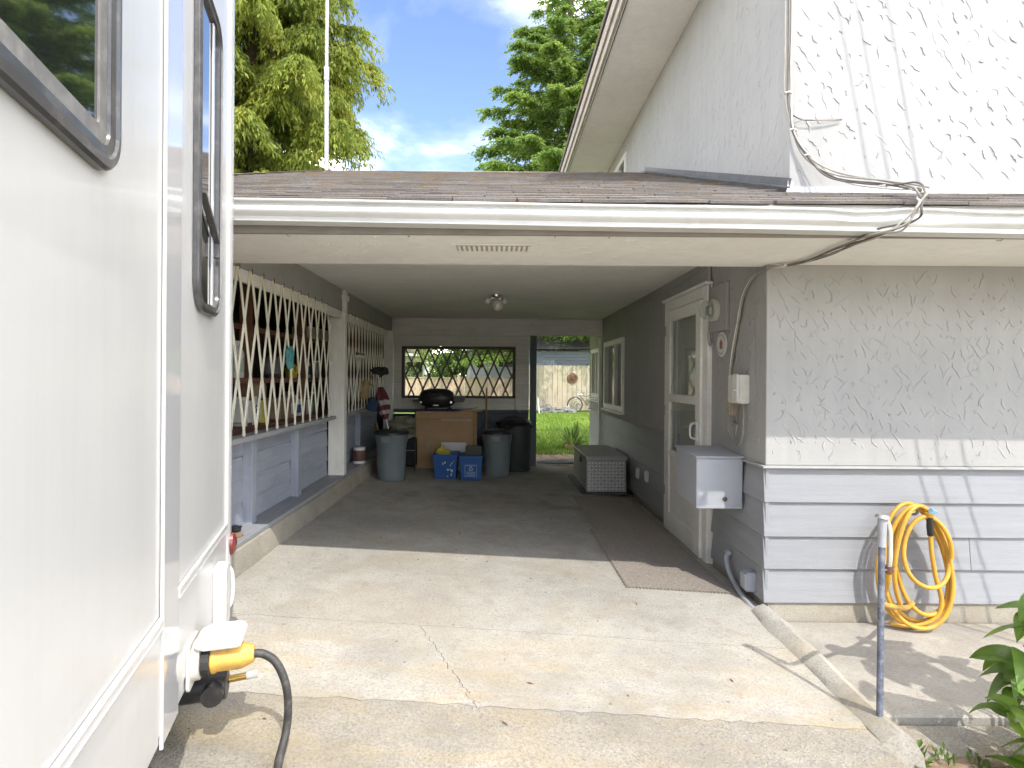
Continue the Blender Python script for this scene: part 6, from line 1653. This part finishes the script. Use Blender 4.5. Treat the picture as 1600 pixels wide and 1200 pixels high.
MB().box(-12, -4.55, 36, 42, 0, 2.95).build('wall', FARWHITE, nb)
MB().add([(-12.5, 35.2, 2.72), (-4.3, 35.2, 2.72), (-4.3, 39, 4.3), (-12.5, 39, 4.3), (-12.5, 35.2, 2.92), (-4.3, 35.2, 2.92), (-4.3, 39, 4.5), (-12.5, 39, 4.5)], [(0, 1, 2, 3), (7, 6, 5, 4), (0, 4, 5, 1), (0, 3, 7, 4), (1, 5, 6, 2)]).build('roof', FARDARK, nb)
board('eave_gutter', FARWHITE, nb, 8.2, 0.14, 0.16, T((-8.4, 35.12, 2.78)))
for x0, x1 in ((-5.9, -4.75), (-8.2, -6.8)):
    w_ = MB().box(x0, x1, 35.95, 35.99, 1.2, 2.35).build('window', DKGLASS, nb)
    MB().box(x0 - 0.08, x1 + 0.08, 35.96, 35.995, 1.12, 1.2).build('sill', FARWHITE, w_)
rv2 = thing('far_trailer', (0.3, 29, 0), 'pale grey motorhome parked beyond the peach fence', 'trailer')
MB().box(-1.55, 2.2, 29, 34, 0.4, 3.3).build('body', RVGREY, rv2, bevel=0.12, seg=3)
for x0, x1, z0, z1 in ((-1.05, -0.72, 1.9, 2.75), (0.05, 0.95, 1.95, 2.75)):
    MB().prism(rounded(x0, x1, z0, z1, 0.1), 28.96, 29.0, lambda u, v, t: (u, t, v)).build('window', DKGLASS, rv2)
MB().box(-0.55, -0.50, 28.97, 29.01, 0.6, 3.1).build('seam', FARGREY, rv2)
MB().beam((0.95, 28.95, 2.7), (1.7, 28.95, 2.1), 0.06, 0.04, (0, 1, 0)).build('stripe', FARWHITE, rv2)
# mast
an = thing('antenna_mast', (-2.52, 8.2, 3.0), 'pale steel antenna mast rising behind the carport ridge', 'mast')
MB().tube([(-2.47, 8.2, 2.9), (-2.49, 8.2, 5.8)], 0.030, 12).build('lower_tube', STEEL, an, smooth=True)
MB().tube([(-2.49, 8.2, 5.8), (-2.49, 8.2, 9.5)], 0.024, 12).build('upper_tube', STEEL, an, smooth=True)
MB().tube([(-2.49, 8.2, 5.66), (-2.49, 8.2, 5.86)], 0.037, 12).build('coupling', GREYPIPE, an, smooth=True)

# ------------------------------------------------------------------ trees
def limb(mb, p, q, r0, r1, n=6, wob=0.1, rr=random):
    pts = [p.lerp(q, i / 4) + Vector((rr.gauss(0, wob), rr.gauss(0, wob), rr.gauss(0, wob))) * (0 if i in (0, 4) else 1) for i in range(5)]
    mb.tube(pts, [r0 + (r1 - r0) * i / 4 for i in range(5)], n, cap=False)
    return pts
def leafquad(mb, p, d, s, L, W, bend):
    """a small two-faced sliver of foliage"""
    m = p + d * L * 0.55; e = p + d * L + Vector((0, 0, -bend))
    mb.add([p, m - s * W, e, m + s * W], [(0, 1, 2, 3)])
def conifer(name, x, y, h, rad, label, mat, seed, droop, n_whorl, sprays, zmin, leafL, leafW, hang, side=None):
    rr = random.Random(seed)
    t = thing(name, (x, y, 0), label, 'tree')
    tr = MB()
    top = Vector((x, y, h))
    tr.tube([(x, y, -0.2), (x + 0.05, y, h * 0.3), (x - 0.04, y, h * 0.6), (x, y, h)], [h * 0.022, h * 0.017, h * 0.010, 0.02], 10)
    tr.build('trunk', BARK, t, smooth=True)
    br = MB(); fo = MB()
    for k in range(n_whorl):
        z = zmin + (h - zmin) * (k + rr.random()) / n_whorl
        fr = 1 - (z - zmin) / (h - zmin)
        reach = rad * (fr ** 0.75) * rr.uniform(0.72, 1.12) + 0.25
        nb_ = 4 if fr > 0.15 else 3
        a0 = rr.uniform(0, 6.28)
        for b in range(nb_):
            az = a0 + 2 * math.pi * b / nb_ + rr.uniform(-.45, .45)
            d = Vector((math.cos(az), math.sin(az), 0)); lift = rr.uniform(0.0, 0.25)
            p0 = Vector((x, y, z)); L = reach * rr.uniform(0.8, 1.1)
            pts = []
            for i in range(8):
                s = i / 7
                pts.append(p0 + d * L * s + Vector((rr.gauss(0, .04), rr.gauss(0, .04), L * (lift * s - droop * s * s + (0.16 * s ** 4 if droop > 0.2 else 0)))))
            br.tube(pts, [0.05 * fr * (1 - i / 8) + 0.012 for i in range(8)], 5, cap=False)
            ns = max(6, int(sprays * L * (0.45 if (z < 4.2 or z > 0.8 * h) else 1.0)))
            for j in range(ns):
                s = rr.random() ** 0.65
                i = min(6, int(s * 7)); f_ = s * 7 - i
                c = pts[i].lerp(pts[i + 1], f_)
                w = L * 0.30 * (1 - 0.55 * s) + 0.18
                lat = Vector((-d.y, d.x, 0)) * rr.uniform(-1, 1)
                sd = (lat * 1.0 + d * rr.uniform(0.2, 0.9)).normalized()
                SL = w * rr.uniform(0.5, 1.1)
                # a spray: a twig that carries many leaf slivers
                m_ = 7
                for q in range(m_):
                    u = (q + rr.random()) / m_
                    pp = c + sd * SL * u + Vector((0, 0, -hang * SL * u * u * 1.5))
                    for _ in range(3):
                        ld = (sd * rr.uniform(0.2, 1.0) + Vector((rr.gauss(0, .5), rr.gauss(0, .5), -hang * rr.uniform(0.6, 2.0) + rr.gauss(0, .2)))).normalized()
                        sv = ld.cross(Vector((rr.gauss(0, 1), rr.gauss(0, 1), rr.gauss(0, 1)))).normalized()
                        leafquad(fo, pp + Vector((rr.gauss(0, .03), rr.gauss(0, .03), rr.gauss(0, .03))), ld, sv, leafL * rr.uniform(0.6, 1.3), leafW * rr.uniform(0.7, 1.3), leafL * 0.2 * hang)
    stuff(br.build('branches', BARK, t))
    stuff(fo.build('foliage', mat, t))
    return t
conifer('cedar_tree', -6.3, 14.5, 17.5, 4.05, 'tall golden green drooping cedar behind the left end of the roof', LEAF_CEDAR, 11, 0.40, 58, 46, 2.2, 0.145, 0.019, 0.9)
conifer('spruce_tree', 3.5, 28.0, 23.0, 6.7, 'tall dark spruce behind the house eave and tan fence', LEAF_SPRUCE, 12, 0.10, 60, 24, 2.6, 0.19, 0.034, 0.25)
def bush(name, x, y, w, h, label, mat, seed, n=2600, zb=0.0):
    rr = random.Random(seed); t = thing(name, (x, y, 0), label, 'tree', None)
    tr = MB(); tr.tube([(x, y, -0.1), (x + 0.1, y, h * 0.45)], [0.10, 0.05], 7); tr.build('trunk', BARK, t, smooth=True)
    fo = MB()
    cl = [(Vector((x + rr.gauss(0, w * 0.28), y + rr.gauss(0, w * 0.25), zb + h * rr.uniform(0.2, 0.92))), rr.uniform(0.22, 0.5) * w * 0.6) for _ in range(22)]
    for i in range(n):
        c, r = rr.choice(cl)
        d = Vector((rr.gauss(0, 1), rr.gauss(0, 1), rr.gauss(0, 1))).normalized()
        p = c + d * r * rr.random() ** 0.4
        if p.z < 0.1: continue
        ld = (d + Vector((rr.gauss(0, .5), rr.gauss(0, .5), -0.3))).normalized(); sv = ld.cross(Vector((rr.gauss(0, 1), rr.gauss(0, 1), 1))).normalized()
        leafquad(fo, p, ld, sv, 0.16 * rr.uniform(.7, 1.4), 0.05, 0.02)
    stuff(fo.build('crown', mat, t))
bush('garden_tree', -3.3, 31, 2.4, 4.6, 'bright green young tree beyond the peach fence', LEAF_BUSH, 5, 5000)
bush('garden_tree', -1.7, 32, 2.6, 5.0, 'darker leafy tree beyond the fence beside the motorhome', LEAF_SPRUCE, 6, 5000)
bush('hedge_bush', -7.5, 46, 9, 6.5, 'broad hazy green trees behind the neighbour house', LEAF_BUSH, 7, 6000)
bush('garden_tree', -0.2, 40, 5, 7, 'tall leafy tree behind the motorhome roof', LEAF_BUSH, 8, 5000)
